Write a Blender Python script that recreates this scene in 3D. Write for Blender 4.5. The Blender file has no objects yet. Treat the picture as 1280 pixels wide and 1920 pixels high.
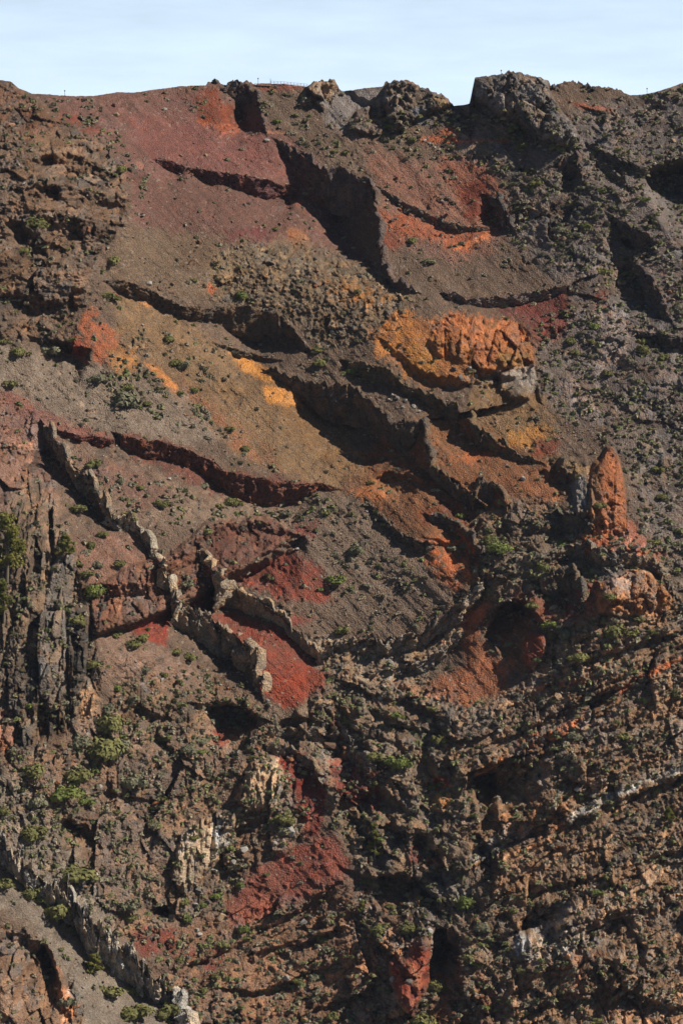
import bpy, bmesh, math, random, time
import numpy as np
from mathutils import Vector, Matrix
T0 = time.time()
scene = bpy.context.scene
COL = scene.collection

# ------------------------------------------------------------------ camera
D, ZC = 1400.0, 120.0                     # metres to the middle of the cliff, eye height above it
PIT = math.atan2(ZC, D)
W, H = 1280.0, 1920.0                     # units used for reading positions off the view
F = 5.0 * math.hypot(D, ZC)               # 5 units a metre at the cliff
CAM = np.array([0.0, -D, ZC])
FWD = np.array([0.0, math.cos(PIT), -math.sin(PIT)])
UPV = np.array([0.0, math.sin(PIT), math.cos(PIT)])
cd = bpy.data.cameras.new("camera"); co = bpy.data.objects.new("camera", cd); COL.objects.link(co)
co.location = CAM.tolist(); co.rotation_euler = (math.pi/2 - PIT, 0, 0)
cd.sensor_fit = 'VERTICAL'; cd.angle_y = 2*math.atan(H/2/F); cd.clip_start = 1.0; cd.clip_end = 60000.0
scene.camera = co

# ------------------------------------------------------------------ sky, sun, exposure
SUN = Vector((0.72, -0.12, 0.68)).normalized()        # towards the sun: high on the right
w = bpy.data.worlds.new("World"); scene.world = w; w.use_nodes = True
nt = w.node_tree; nt.nodes.clear()
def N(tree, t, **k):
    n = tree.nodes.new(t)
    for a, b in k.items():
        if a.startswith('i_'): n.inputs[a[2:].replace('_', ' ')].default_value = b
        else: setattr(n, a, b)
    return n
sk = N(nt, 'ShaderNodeTexSky', sky_type='NISHITA', sun_disc=False)
sk.sun_elevation = math.asin(SUN.z); sk.sun_rotation = math.atan2(SUN.x, SUN.y)
sk.altitude = 2300.0; sk.air_density = 1.0; sk.dust_density = 0.6; sk.ozone_density = 1.5
tc = N(nt, 'ShaderNodeTexCoord'); mp = N(nt, 'ShaderNodeMapping'); mp.inputs['Scale'].default_value = (7, 7, 40)
nz = N(nt, 'ShaderNodeTexNoise'); nz.inputs['Scale'].default_value = 3.0; nz.inputs['Detail'].default_value = 6; nz.inputs['Roughness'].default_value = .58
cr = N(nt, 'ShaderNodeMapRange'); cr.inputs['From Min'].default_value = .35; cr.inputs['From Max'].default_value = .8; cr.inputs['To Max'].default_value = .3
mx = N(nt, 'ShaderNodeMix', data_type='RGBA'); mx.inputs[7].default_value = (13.8, 17.0, 20.8, 1)     # thin high cloud
bg = N(nt, 'ShaderNodeBackground'); bg.inputs['Strength'].default_value = 0.042
ow = N(nt, 'ShaderNodeOutputWorld')
L = nt.links.new
sep = N(nt, 'ShaderNodeSeparateXYZ'); hz = N(nt, 'ShaderNodeMapRange'); hz.inputs['From Min'].default_value = .0; hz.inputs['From Max'].default_value = .15; hz.inputs['To Min'].default_value = 1.05; hz.inputs['To Max'].default_value = .0
adm = N(nt, 'ShaderNodeMath', operation='MULTIPLY'); mxs = N(nt, 'ShaderNodeMath', operation='ADD', use_clamp=True)
L(tc.outputs['Generated'], sep.inputs[0]); L(sep.outputs['Z'], hz.inputs['Value'])
L(tc.outputs['Generated'], mp.inputs['Vector']); L(mp.outputs[0], nz.inputs['Vector']); L(nz.outputs['Fac'], cr.inputs['Value'])
L(cr.outputs[0], adm.inputs[0]); hz2 = N(nt, 'ShaderNodeMapRange'); hz2.inputs['From Max'].default_value = .3; hz2.inputs['To Min'].default_value = 1.; hz2.inputs['To Max'].default_value = .12; L(sep.outputs['Z'], hz2.inputs['Value']); L(hz2.outputs[0], adm.inputs[1]); L(adm.outputs[0], mxs.inputs[0]); L(hz.outputs[0], mxs.inputs[1]); L(mxs.outputs[0], mx.inputs[0]); L(sk.outputs[0], mx.inputs[6]); gm = N(nt, 'ShaderNodeMix', data_type='RGBA'); gm.inputs[6].default_value = (3.0, 2.5, 2.1, 1)      # below eye level: the dark floor of the crater, not sky
gr = N(nt, 'ShaderNodeMapRange'); gr.inputs['From Min'].default_value = -.03; gr.inputs['From Max'].default_value = .0; L(sep.outputs['Z'], gr.inputs['Value']); L(gr.outputs[0], gm.inputs[0]); L(mx.outputs[2], gm.inputs[7]); L(gm.outputs[2], bg.inputs['Color']); L(bg.outputs[0], ow.inputs['Surface'])
sd = bpy.data.lights.new("sun", 'SUN'); sd.energy = 5.0; sd.angle = math.radians(.53); sd.color = (1, .94, .83)
so = bpy.data.objects.new("sun", sd); COL.objects.link(so); so.rotation_euler = SUN.to_track_quat('Z', 'Y').to_euler()
scene.view_settings.view_transform = 'Standard'; scene.view_settings.look = 'None'
scene.view_settings.exposure = 0.42; scene.view_settings.gamma = 1.0
scene.render.filter_size = 1.0; scene.cycles.use_denoising = True; scene.cycles.max_bounces = 4; scene.cycles.diffuse_bounces = 2

# ------------------------------------------------------------------ small maths
def lin(c, gain=1.02):
    c = np.array(c, float)/255
    return np.where(c <= .04045, c/12.92, ((c+.055)/1.055)**2.4)/gain
def sst(a, b, x):
    t = np.clip((x-a)/(b-a), 0, 1); return t*t*(3-2*t)
def hsh(ix, iy, seed):
    h = (ix.astype(np.int64)*374761393 + iy.astype(np.int64)*668265263 + seed*974634777) & 0xFFFFFFFF
    h = ((h ^ (h >> 13))*1274126177) & 0xFFFFFFFF
    h = ((h ^ (h >> 16))*2246822519) & 0xFFFFFFFF
    return h ^ (h >> 15)
def rnd(ix, iy, seed): return (hsh(ix, iy, seed) & 0xFFFFFF)/16777216.0
def perlin(x, y, seed=0):
    ix = np.floor(x); iy = np.floor(y); fx = x-ix; fy = y-iy
    ix = ix.astype(np.int64); iy = iy.astype(np.int64)
    ux = fx*fx*fx*(fx*(fx*6-15)+10); uy = fy*fy*fy*(fy*(fy*6-15)+10)
    def g(a, b):
        an = rnd(ix+a, iy+b, seed)*6.2831853
        return np.cos(an)*(fx-a)+np.sin(an)*(fy-b)
    a = g(0, 0); b = g(1, 0); c = g(0, 1); d = g(1, 1)
    return 1.5*((a+(b-a)*ux)+((c+(d-c)*ux)-(a+(b-a)*ux))*uy)
def fbm(x, y, seed=0, o=4, gain=.5, ridged=False):
    s = 0; am = 1; t = 0
    for k in range(o):
        n = perlin(x, y, seed+k*17)
        if ridged: n = 1-2*np.abs(n)
        s = s+n*am; t += am; am *= gain; x = x*2.03+11.3; y = y*2.03-7.7
    return s/t
def facet(x, y, seed, tilt=1.0):
    """blocks of broken rock: a random level and a random tilt for each cell; returns level, cell value, gap"""
    ix = np.floor(x).astype(np.int64); iy = np.floor(y).astype(np.int64)
    b1 = np.full(x.shape, 9.); b2 = np.full(x.shape, 9.); hx = np.zeros(x.shape, np.int64); hy = hx.copy(); dx = np.zeros(x.shape); dy = dx.copy()
    for a in (-1, 0, 1):
        for b in (-1, 0, 1):
            cx = ix+a; cy = iy+b; h = hsh(cx, cy, seed)
            ex = x-(cx+.5+((h & 1023)/1023.-.5)*.95); ey = y-(cy+.5+(((h >> 10) & 1023)/1023.-.5)*.95)
            d = ex*ex+ey*ey; m = d < b1
            b2 = np.where(m, b1, np.minimum(b2, d)); b1 = np.where(m, d, b1)
            hx = np.where(m, cx, hx); hy = np.where(m, cy, hy); dx = np.where(m, ex, dx); dy = np.where(m, ey, dy)
    r = rnd(hx, hy, seed+5)
    lev = (r-.5) + tilt*((rnd(hx, hy, seed+6)-.5)*dx*1.6+(rnd(hx, hy, seed+7)-.5)*dy*1.6)
    return lev, rnd(hx, hy, seed+8), np.sqrt(b2)-np.sqrt(b1)
def pdist(U, V, pts, closed=False):
    """nearest point on a polyline: distance, side (+ = lower left of a line drawn rightwards), position along, segment"""
    P = np.array(pts, float); n = len(P); best = np.full(U.shape, 1e9); side = np.zeros(U.shape); loc = np.zeros(U.shape)
    for i in range(n if closed else n-1):
        a = P[i]; b = P[(i+1) % n]; dx, dy = b[0]-a[0], b[1]-a[1]; l2 = dx*dx+dy*dy+1e-9
        t = np.clip(((U-a[0])*dx+(V-a[1])*dy)/l2, 0, 1)
        ex = U-a[0]-t*dx; ey = V-a[1]-t*dy; d = ex*ex+ey*ey; m = d < best
        best = np.where(m, d, best); side = np.where(m, np.sign(-ex*dy+ey*dx), side); loc = np.where(m, i+t, loc)
    return np.sqrt(best), side, loc
def inpoly(U, V, pts):
    P = np.array(pts, float); ins = np.zeros(U.shape, bool); n = len(P)
    for i in range(n):
        a = P[i]; b = P[(i+1) % n]
        if a[1] == b[1]: continue
        c = (a[1] > V) != (b[1] > V)
        ins ^= c & (U < (b[0]-a[0])*(V-a[1])/(b[1]-a[1])+a[0])
    return ins
def sdf(U, V, pts, reach):
    """signed distance to a closed outline, + inside, within reach of its box"""
    P = np.array(pts, float); out = np.full(U.shape, -1e3)
    m = (U > P[:, 0].min()-reach) & (U < P[:, 0].max()+reach) & (V > P[:, 1].min()-reach) & (V < P[:, 1].max()+reach)
    if not m.any(): return out
    u = U[m]; v = V[m]; d, _, _ = pdist(u, v, pts, True); out[m] = np.where(inpoly(u, v, pts), d, -d); return out
def proj(P):
    q = P-CAM; z = q@FWD
    return W/2+F*q[..., 0]/z, H/2-F*(q@UPV)/z
def ray(U, V, Y):
    U = np.asarray(U, float); V = np.asarray(V, float); a = (U-W/2)/F; b = (H/2-V)/F
    dy = FWD[1]+b*UPV[1]; dz = FWD[2]+b*UPV[2]; t = (Y+D)/dy
    return np.stack([a*t, CAM[1]+dy*t, CAM[2]+dz*t], -1)

# ------------------------------------------------------------------ the lie of the land: depth in metres at points of the view
CP = [(-150,160,190),(0,160,178),(100,185,182),(250,178,205),(400,165,222),(520,160,228),(640,170,228),(740,160,226),(850,190,222),(950,150,212),
 (1100,165,212),(1280,170,205),(1430,150,205),(240,260,172),(400,260,190),(560,300,190),(720,300,188),(880,300,192),(1050,300,172),(1280,330,160),(1430,330,164),
 (60,280,118),(130,330,104),(190,380,104),(100,460,78),(-100,350,90),(20,590,58),(-120,620,40),(240,440,116),(330,430,130),(450,460,134),(600,470,140),(760,480,150),(900,460,156),(1060,470,142),(1200,520,126),(1400,560,116),
 (240,560,86),(400,590,104),(550,610,112),(700,600,104),(800,620,98),(900,640,94),(980,660,96),(1060,660,106),(1150,640,98),(1280,700,84),(1420,740,76),
 (100,730,42),(300,700,68),(450,740,82),(600,800,74),(760,760,76),(900,780,66),(1000,800,66),(1100,800,66),(1280,860,54),
 (60,850,16),(230,850,30),(420,900,38),(620,900,56),(800,900,42),(950,930,36),(1060,930,36),(1140,920,26),(1250,1000,26),(1420,1000,12),
 (40,1000,-34),(150,1050,-22),(280,1020,-2),(420,1020,10),(600,1020,28),(760,1050,22),(900,1080,10),(1050,1080,0),(1200,1100,-8),(1300,1150,-8),(1430,1150,-8),
 (50,1250,-70),(-120,1150,-70),(180,1280,-62),(330,1200,-26),(480,1230,-14),(620,1200,4),(800,1200,2),(930,1240,0),(1080,1230,-22),(1280,1300,-26),
 (100,1480,-92),(300,1420,-52),(450,1420,-36),(600,1420,-32),(800,1400,-32),(900,1380,-34),(1000,1400,-42),(1200,1450,-48),(1420,1450,-44),
 (-100,1700,-140),(150,1680,-108),(330,1620,-72),(480,1620,-58),(620,1620,-62),(780,1640,-66),(890,1560,-58),(950,1620,-70),(1150,1650,-80),(1420,1700,-82),
 (100,1900,-146),(330,1900,-108),(560,1850,-86),(760,1850,-94),(900,1820,-98),(1050,1800,-106),(1250,1880,-118),(0,2100,-170),(400,2100,-140),(800,2100,-132),(1300,2100,-144)]
CPA = np.array(CP, float)
def tps_fit(P, z, lam=2.0):
    n = len(P); d2 = ((P[:, None]-P[None])**2).sum(-1); K = .5*d2*np.log(d2+1e-12)
    A = np.zeros((n+3, n+3)); A[:n, :n] = K+lam*np.eye(n)*.02; A[:n, n] = A[n, :n] = 1; A[:n, n+1:] = P; A[n+1:, :n] = P.T
    return np.linalg.solve(A, np.r_[z, 0, 0, 0])
_P = CPA[:, :2]/500; _c = tps_fit(_P, CPA[:, 2])
def macro(U, V):
    sh = np.shape(U); x = np.ravel(U)/500; y = np.ravel(V)/500; o = _c[-3]+_c[-2]*x+_c[-1]*y
    for i in range(len(_P)):
        d2 = (x-_P[i, 0])**2+(y-_P[i, 1])**2; o = o+_c[i]*.5*d2*np.log(d2+1e-12)
    return o.reshape(sh)

SKY = [(-150,120),(-60,140),(0,150),(20,152),(35,165),(60,175),(100,178),(140,180),(175,180),(220,173),(250,174),(290,168),(340,162),(385,160),(392,154),(402,151),(412,157),(425,160),(437,156),(460,153),(478,158),(490,156),
 (520,157),(560,160),(575,162),(583,160),(590,153),(597,155),(605,150),(613,153),(618,150),(627,152),(632,162),(640,170),(660,169),(690,165),(718,163),(724,155),(732,157),(740,150),(747,154),(760,151),(768,157),(775,157),(785,165),(800,167),
 (815,175),(830,180),(845,193),(851,198),(870,197),(880,194),(884,175),(889,148),(905,143),(930,141),(945,138),(955,136),(985,140),(1005,146),(1025,153),(1030,160),(1042,158),(1050,155),(1068,152),(1080,153),(1090,156),(1100,157),(1105,162),
 (1120,162),(1140,163),(1160,168),(1180,178),(1200,177),(1230,172),(1260,163),(1280,155),(1340,135),(1430,110)]
NU, NV = 850, 1050
us = np.linspace(-150, 1430, NU)
# finer rows are not needed at the sides: the whole face is evenly sampled
sa = np.array(SKY, float); vs = np.interp(us, sa[:, 0], sa[:, 1])
crg = np.maximum.reduce([sst(a-6, a, us)*(1-sst(b, b+6, us)) for a, b in ((388, 410), (432, 480), (585, 632), (720, 848), (884, 1030), (1035, 1170))])
vs = vs + (1.4+2.2*crg)*fbm(us/9, us*0+3.3, 5, 4, .65)-4.5*crg*(facet(us/6, us*0+.5, 6)[0]+.1)
tt = np.linspace(0, 1, NV)
U = np.repeat(us[None, :], NV, 0); V = vs[None, :] + (2090-vs[None, :])*tt[:, None]
BASE = macro(U, V)
P0 = ray(U, V, BASE)
X = P0[..., 0]; Z = P0[..., 2]
print('macro', time.time()-T0)

# ------------------------------------------------------------------ ledges, dikes: crest line (u, v, height of the face in view units), lower-left side falls away
def Q(name, pts, label=None, prot=1.2, col=(92,80,72), over=.85, cat='rock dike', thick=2.0, slab=True, decay=3.5, face=1.0):
    return dict(name=name, pts=pts, label=label, prot=prot, col=col, over=over, cat=cat, thick=thick, slab=slab, decay=decay, face=face)
DK = [
 Q('rock_dike', [(522,264,4),(545,275,18),(566,292,28),(590,312,44),(615,325,60),(640,320,72),(662,330,80),(690,346,84),(698,372,84),(704,400,78),(712,450,58),(718,495,18),(745,530,10),(782,548,3)],
   'tall dark dike wall with knife-edge crest standing in the upper scree', 2.2, (86,74,70)),
 Q('rock_ledge', [(295,300,4),(318,303,12),(340,309,14),(356,316,6),(370,318,14),(395,322,20),(420,325,18),(450,330,20),(480,335,26),(510,340,24),(540,347,16),(560,352,3)],
   'low undercut purple-brown ledge crossing the scree under the rim', .4, (84,56,54), cat='rock ledge'),
 Q('rock_dike', [(203,527,4),(225,527,12),(255,535,16),(290,550,14),(318,568,14),(340,575,12),(380,582,14),(410,580,20),(440,578,36),(480,580,46),(520,590,44),(536,605,36),(556,627,22),(576,652,5)],
   'long low dark dike snaking right from the foot of the brown crag', .8, (84,72,62)),
 Q('rock_ledge', [(405,644,3),(440,655,8),(490,668,8),(520,674,3)], 'thin dark rock lip above the yellow scree patch', .4, (82,72,60), cat='rock ledge'),
 Q('rock_dike', [(495,693,3),(540,710,10),(562,710,22),(590,725,40),(620,730,50),(650,725,56),(680,740,60),(705,760,54),(725,785,42),(736,800,38),(760,795,46),(796,788,44),(798,820,42),(802,850,28),(808,878,14)],
   'dark toothed dike wall above the brown scree bowl in mid slope', 1.6, (88,76,66)),
 Q('rock_dike', [(806,876,10),(830,890,20),(860,905,24),(885,928,22),(896,910,36),(920,908,38),(940,930,22),(948,950,4)],
   'short dark dike with peaked end among orange soil', 1.6, (90,78,68)),
 Q('rock_dike', [(655,678,8),(690,685,18),(715,690,20),(740,705,16),(760,725,10),(790,735,12),(820,745,20),(850,765,22),(880,790,22),(905,815,22),(930,830,18),(950,845,10),(975,855,7),(1005,865,3)],
   'long thin dark dike running down right under the orange tuff', 1.4, (92,80,66)),
 Q('rock_ledge', [(112,808,4),(150,818,8),(195,822,9),(214,824,3)], 'short dark red ledge beside the head of the pale dike', .4, (92,58,52), cat='rock ledge'),
 Q('rock_ledge', [(226,815,12),(250,822,22),(300,830,24),(340,842,22),(380,858,20),(400,868,22),(420,885,30),(470,895,36),(520,905,34),(560,908,24),(600,907,10),(632,916,3)],
   'dark red undercut ledge with a black hollow beneath its lower end', .6, (94,62,52), cat='rock ledge', over=.9),
 Q('rock_dike', [(84,798,8),(105,830,26),(130,868,30),(165,900,28),(195,940,30),(212,972,18)], 'narrow upper end of the pale dike beside the left cliff', 2.8, (132,118,104)),
 Q('rock_dike', [(190,978,4),(215,985,8),(250,985,10),(275,1010,14),(295,1045,14),(315,1080,14),(330,1120,14),(336,1146,12)], 'pale grey stony dike rib crossing the brown cliff band', 3.2, (164,150,132), over=.3, thick=2.6),
 Q('rock_dike', [(330,1140,16),(360,1158,34),(400,1172,46),(440,1195,50),(468,1222,46),(480,1262,24),(490,1302,6)], 'thick grey dike wall with pale crest dropping beside red slope', 3.0, (138,124,110), thick=3.2, over=1.2),
 Q('rock_dike', [(375,1030,3),(385,1055,8),(395,1068,26),(420,1085,38),(455,1110,42),(490,1130,30),(520,1150,18),(545,1175,12),(572,1200,12),(600,1222,14)], 'pale crested dike with black shaded face between two red slopes', 2.0, (146,130,112), over=1.2),
 Q('rock_dike', [(693,945,3),(720,975,7),(750,1000,7),(790,1018,12),(815,1020,6)], 'thin broken dark dike edging the grey-brown scree', 1.0, (84,74,66)),
 Q('rock_dike', [(805,967,5),(850,980,12),(885,1010,16),(907,1046,8)], 'short black dike slanting through red soil in mid slope', 1.4, (88,78,70)),
 Q('rock_dike', [(1012,1086,10),(1030,1082,30),(1072,1070,42),(1082,1092,44),(1092,1124,20),(1096,1140,4)], 'dark wedge-shaped dike fin left of the banded tuff block', 2.0, (88,80,72)),
 Q('rock_dike', [(1030,1046,10),(1060,1028,20),(1090,1025,20),(1120,1040,16),(1142,1048,12),(1190,1046,10),(1222,1055,10),(1234,1070,8),(1246,1096,5),(1270,1122,3)], 'long curved dike capping the banded tuff block', 1.8, (116,106,96)),
 Q('rock_dike', [(1030,962,8),(1050,960,16),(1075,968,20),(1098,978,12),(1110,992,4)], 'stubby dark dike arch below the grey cliff patch', 1.2, (88,80,72)),
 Q('rock_dike', [(1008,988,6),(1040,982,16),(1070,988,18),(1088,1006,6)], 'low dark dike arch in orange soil', 1.0, (92,82,72)),
 Q('rock_ledge', [(898,1172,4),(915,1145,16),(940,1130,22),(962,1126,24),(985,1135,22),(1005,1150,16),(1018,1166,10),(1024,1180,4)], 'dark arched roof of the hollow in the right spur', .8, (84,72,62), cat='rock overhang', over=.6, slab=False),
 Q('rock_dike', [(600,1222,8),(640,1205,12),(690,1200,14),(740,1206,16),(790,1190,16),(830,1164,14),(866,1138,14),(892,1112,10),(905,1092,4)], 'pale winding rocky rib curving up from the foot of the scree fan', 1.6, (138,126,114), thick=3.5),
 Q('rock_dike', [(690,1262,6),(730,1254,10),(780,1248,12),(820,1230,12),(850,1204,10),(868,1180,4)], 'second paler rib just below the winding rib', 1.2, (128,118,108), thick=3.),
 Q('rock_dike', [(918,368,8),(938,372,26),(944,395,24),(948,416,8)], 'small dark fin standing at the edge of the red scree', 2.0, (84,76,72)),
 Q('rock_dike', [(951,404,6),(958,415,14),(966,436,4)], 'tiny dark fin just below another at the red scree', 1.4, (84,76,72)),
 Q('rock_dike', [(715,355,3),(760,382,7),(805,405,8),(840,420,7),(868,427,6),(922,425,3)], 'thin dark curved dike line across the red scree', .7, (92,82,76)),
 Q('rock_dike', [(420,166,5),(440,160,20),(462,160,36),(476,176,46),(484,196,46),(492,228,30),(496,242,5)], 'dark blocky dike end hanging from the rim beside an orange soil wedge', 1.6, (88,76,72)),
 Q('rock_dike', [(972,212,5),(984,214,22),(995,236,22),(1005,262,5)], 'dark pointed fin under the summit crag', 1.6, (82,78,76)),
 Q('rock_dike', [(1046,306,6),(1064,298,22),(1078,300,28),(1090,326,26),(1100,350,5)], 'dark triangular fin on the scrubby right slope', 2.0, (92,80,76)),
 Q('rock_dike', [(1104,272,4),(1140,290,10),(1170,300,14),(1197,318,5)], 'upper of two thin dikes on the scrubby right slope', 1.2, (84,78,74)),
 Q('rock_dike', [(1120,304,4),(1150,322,9),(1180,352,4)], 'lower of two thin dikes on the scrubby right slope', 1.0, (84,78,74)),
 Q('rock_overhang', [(1204,322,10),(1220,312,38),(1246,302,52),(1280,296,60),(1340,300,40),(1400,310,8)], 'big dark hollow cliff at the right edge under the rim', .6, (78,68,68), cat='rock overhang', over=.9, slab=False),
 Q('rock_dike', [(1156,410,8),(1175,420,26),(1195,432,28),(1215,444,20),(1232,452,4)], 'short dark wall hanging on the right scrub slope', 1.0, (80,72,70)),
 Q('rock_dike', [(1180,470,6),(1196,488,24),(1215,515,26),(1235,555,24),(1256,598,6)], 'dark ribbed dike dropping near the right edge', 1.4, (84,74,72)),
 Q('rock_ledge', [(1196,622,5),(1230,628,14),(1280,636,16),(1350,640,5)], 'dark flat ledge at the right edge below the ribbed dike', .6, (78,70,68), cat='rock ledge'),
 Q('rock_ledge', [(838,552,5),(880,560,8),(920,562,12),(960,556,14),(990,550,13),(1030,543,11),(1062,538,4)], 'grey rock ledge with shadowed underside above the dark red patch', .9, (112,98,92), cat='rock ledge', over=.9),
 Q('rock_dike', [(-40,1560,14),(0,1590,16),(40,1625,20),(75,1648,22),(112,1672,26),(150,1722,30),(190,1762,34),(240,1792,34),(290,1838,34),(318,1862,20),(345,1920,8),(352,1960,8)], 'pale broken dike slanting down through the bottom corner', 4.0, (166,158,148), thick=3.5, over=1.0),
 Q('rock_overhang', [(372,1318,12),(400,1316,28),(440,1322,36),(475,1334,26),(495,1346,6)], 'brown rock roof over a black hollow with red floor', .8, (92,76,62), cat='rock overhang', over=1.1, slab=False),
 Q('rock_dike', [(838,1742,8),(852,1740,30),(866,1765,44),(870,1810,40),(872,1850,16),(874,1872,4)], 'dark upright dike wall beside the big red boulder', 1.4, (92,80,70)),
 Q('rock_dike', [(470,1385,5),(500,1370,12),(540,1366,12),(580,1376,10),(610,1385,5)], 'grey arched dike crest over the dark red hollow', 1.4, (118,106,94)),
 Q('rock_dike', [(500,1398,5),(540,1404,10),(570,1418,12),(595,1440,12),(608,1470,6)], 'grey dike rib bending down through dark red rock', 1.6, (122,110,98)),
 Q('rock_dike', [(640,1365,4),(660,1385,14),(680,1415,20),(690,1450,12),(694,1466,4)], 'leaning pale slab edge beside the red gash', 1.6, (126,116,106)),
]
# plain steps of the ground (no wall of their own): crest, lower-left side falls away
ST = [
 ([(178,1186,6),(240,1172,12),(320,1137,16),(345,1130,14),(400,1096,16),(430,1080,20),(480,1052,20),(552,1014,8)], 3.2, 3.5),   # red cliff band, undercut
 ([(150,1105,8),(200,1098,24),(260,1090,30),(320,1052,26),(390,985,30),(450,976,30),(520,976,24),(555,1000,8)], .35, 2.0),
 ([(720,640,6),(800,700,16),(870,712,18),(930,690,34),(990,664,50),(1006,690,30),(1012,745,6)], .4, 2.0),
 ([(808,612,4),(840,592,10),(870,584,4)], .6, 2.0),
 ([(690,905,4),(720,885,20),(760,888,20),(800,900,4)], .7, 2.0),
 ([(50,405,10),(90,400,30),(140,410,34),(200,430,20)], .6, 2.0), ([(60,300,6),(110,280,26),(150,290,30),(200,320,20)], .5, 2.0), ([(60,362,6),(100,348,24),(150,352,26),(225,372,20)], .6, 2.0),
 ([(10,440,10),(40,425,34),(75,440,34),(110,460,10)], .9, 2.0), ([(0,545,12),(60,560,22),(120,560,22),(150,570,6)], .7, 2.0), ([(60,630,8),(110,640,24),(150,650,24)], .9, 2.0),
 ([(878,1470,10),(890,1450,46),(930,1440,50),(1000,1420,20)], .7, 1.6), ([(880,1640,6),(900,1590,12),(960,1565,10)], .3, 2.0),
 ([(680,1480,10),(700,1470,26),(740,1490,26),(770,1520,10)], .8, 2.0), ([(690,1680,8),(720,1660,30),(780,1650,30),(830,1690,14)], .8, 2.0),
 ([(768,1580,6),(785,1562,26),(810,1580,22),(822,1600,6)], .8, 2.0), ([(800,1470,4),(815,1460,22),(835,1460,20),(850,1480,6)], .3, 2.0),
 ([(960,1750,6),(975,1720,40),(1000,1700,40),(1050,1690,10)], .7, 1.6), ([(1080,1780,10),(1100,1730,40),(1180,1700,30),(1240,1680,10)], .5, 1.6),
 ([(1020,1890,6),(1060,1870,24),(1160,1850,24),(1260,1880,20)], .5, 2.0), ([(275,1720,8),(290,1690,26),(320,1700,26),(335,1720,6)], .9, 2.0),
 ([(105,1545,6),(130,1525,28),(165,1550,26),(185,1580,6)], .7, 2.0), ([(0,1762,6),(40,1746,30),(90,1780,44),(110,1830,44),(130,1900,20)], .5, 2.0),
 ([(640,160,3),(680,185,10),(720,195,12),(745,215,4)], .8, 2.0), ([(652,235,5),(680,205,20),(715,200,22),(745,235,4)], .6, 2.0), ([(120,218,3),(150,215,10),(170,228,4)], .8, 2.0),
 ([(640,845,3),(700,850,8),(760,846,8),(790,850,3)], .6, 2.0), ([(450,1745,3),(500,1735,10),(560,1702,14),(600,1672,12),(632,1655,4)], 1.2, 2.), ([(470,1790,4),(540,1768,10),(600,1752,10),(640,1736,4)], 1.2, 2.), ([(420,1852,4),(470,1858,12),(520,1846,14),(580,1822,12),(650,1796,4)], 1.2, 2.),
 ([(330,1815,4),(380,1800,10),(440,1770,10),(480,1752,4)], 1.2, 2.), ([(560,1905,4),(620,1880,12),(700,1850,12),(730,1830,4)], 1.2, 2.), ([(400,1560,4),(440,1545,14),(500,1525,12),(530,1508,4)], .8, 2.), ([(490,1380,3),(520,1352,14),(560,1340,14),(590,1350,4)], .6, 2.),
 ([(600,1352,6),(612,1335,26),(626,1345,26),(632,1400,8)], .5, 2.), ([(630,1310,4),(655,1340,14),(675,1370,16),(692,1410,14),(690,1425,4)], .9, 2.), ([(700,1330,4),(740,1350,10),(800,1370,10),(840,1380,4)], .9, 2.), ([(690,1300,4),(740,1308,10),(790,1325,10),(830,1350,4)], .9, 2.),
 ([(650,1520,4),(680,1535,18),(700,1560,18),(720,1600,14),(730,1640,4)], .8, 2.), ([(720,1520,4),(750,1545,16),(765,1580,14),(772,1620,4)], .8, 2.), ([(800,1400,4),(815,1440,14),(822,1490,14),(826,1540,12),(830,1570,4)], .8, 2.), ([(640,1625,3),(680,1640,10),(720,1640,12),(760,1630,4)], 1., 2.),
 ([(900,1400,4),(960,1375,10),(1040,1340,10),(1120,1300,10),(1200,1270,4)], 1.4, 2.), ([(940,1585,4),(1060,1545,10),(1140,1510,12),(1210,1475,12),(1290,1450,10),(1400,1410,4)], 1.4, 2.),
 ([(990,1680,4),(1050,1655,10),(1100,1650,6),(1140,1640,3)], 1., 2.), ([(1170,1625,3),(1230,1600,12),(1300,1590,4)], .8, 2.), ([(1060,1250,4),(1130,1225,9),(1220,1195,9),(1290,1180,4)], 1.4, 2.), 
 ([(230,1330,4),(260,1320,12),(300,1335,14),(330,1350,4)], .8, 2.), ([(280,1395,4),(290,1380,16),(315,1385,18),(322,1410,4)], .8, 2.), ([(355,1440,4),(370,1420,16),(392,1430,16),(396,1460,4)], .7, 2.), ([(150,1500,3),(200,1480,10),(240,1490,10),(280,1500,4)], .8, 2.), ([(20,1690,3),(60,1660,0),(70,1690,3)], .8, 2.),
 ([(1020,880,6),(1040,870,22),(1060,880,22),(1078,905,5)], .8, 2.0), ([(810,1010,4),(850,1015,14),(890,1030,12),(905,1045,4)], .6, 2.),
]
REL = np.zeros(U.shape)
wn = perlin(X/1.9, Z/1.9, 31)*.6+perlin(X/5.5, Z/5.5, 32)
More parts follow.
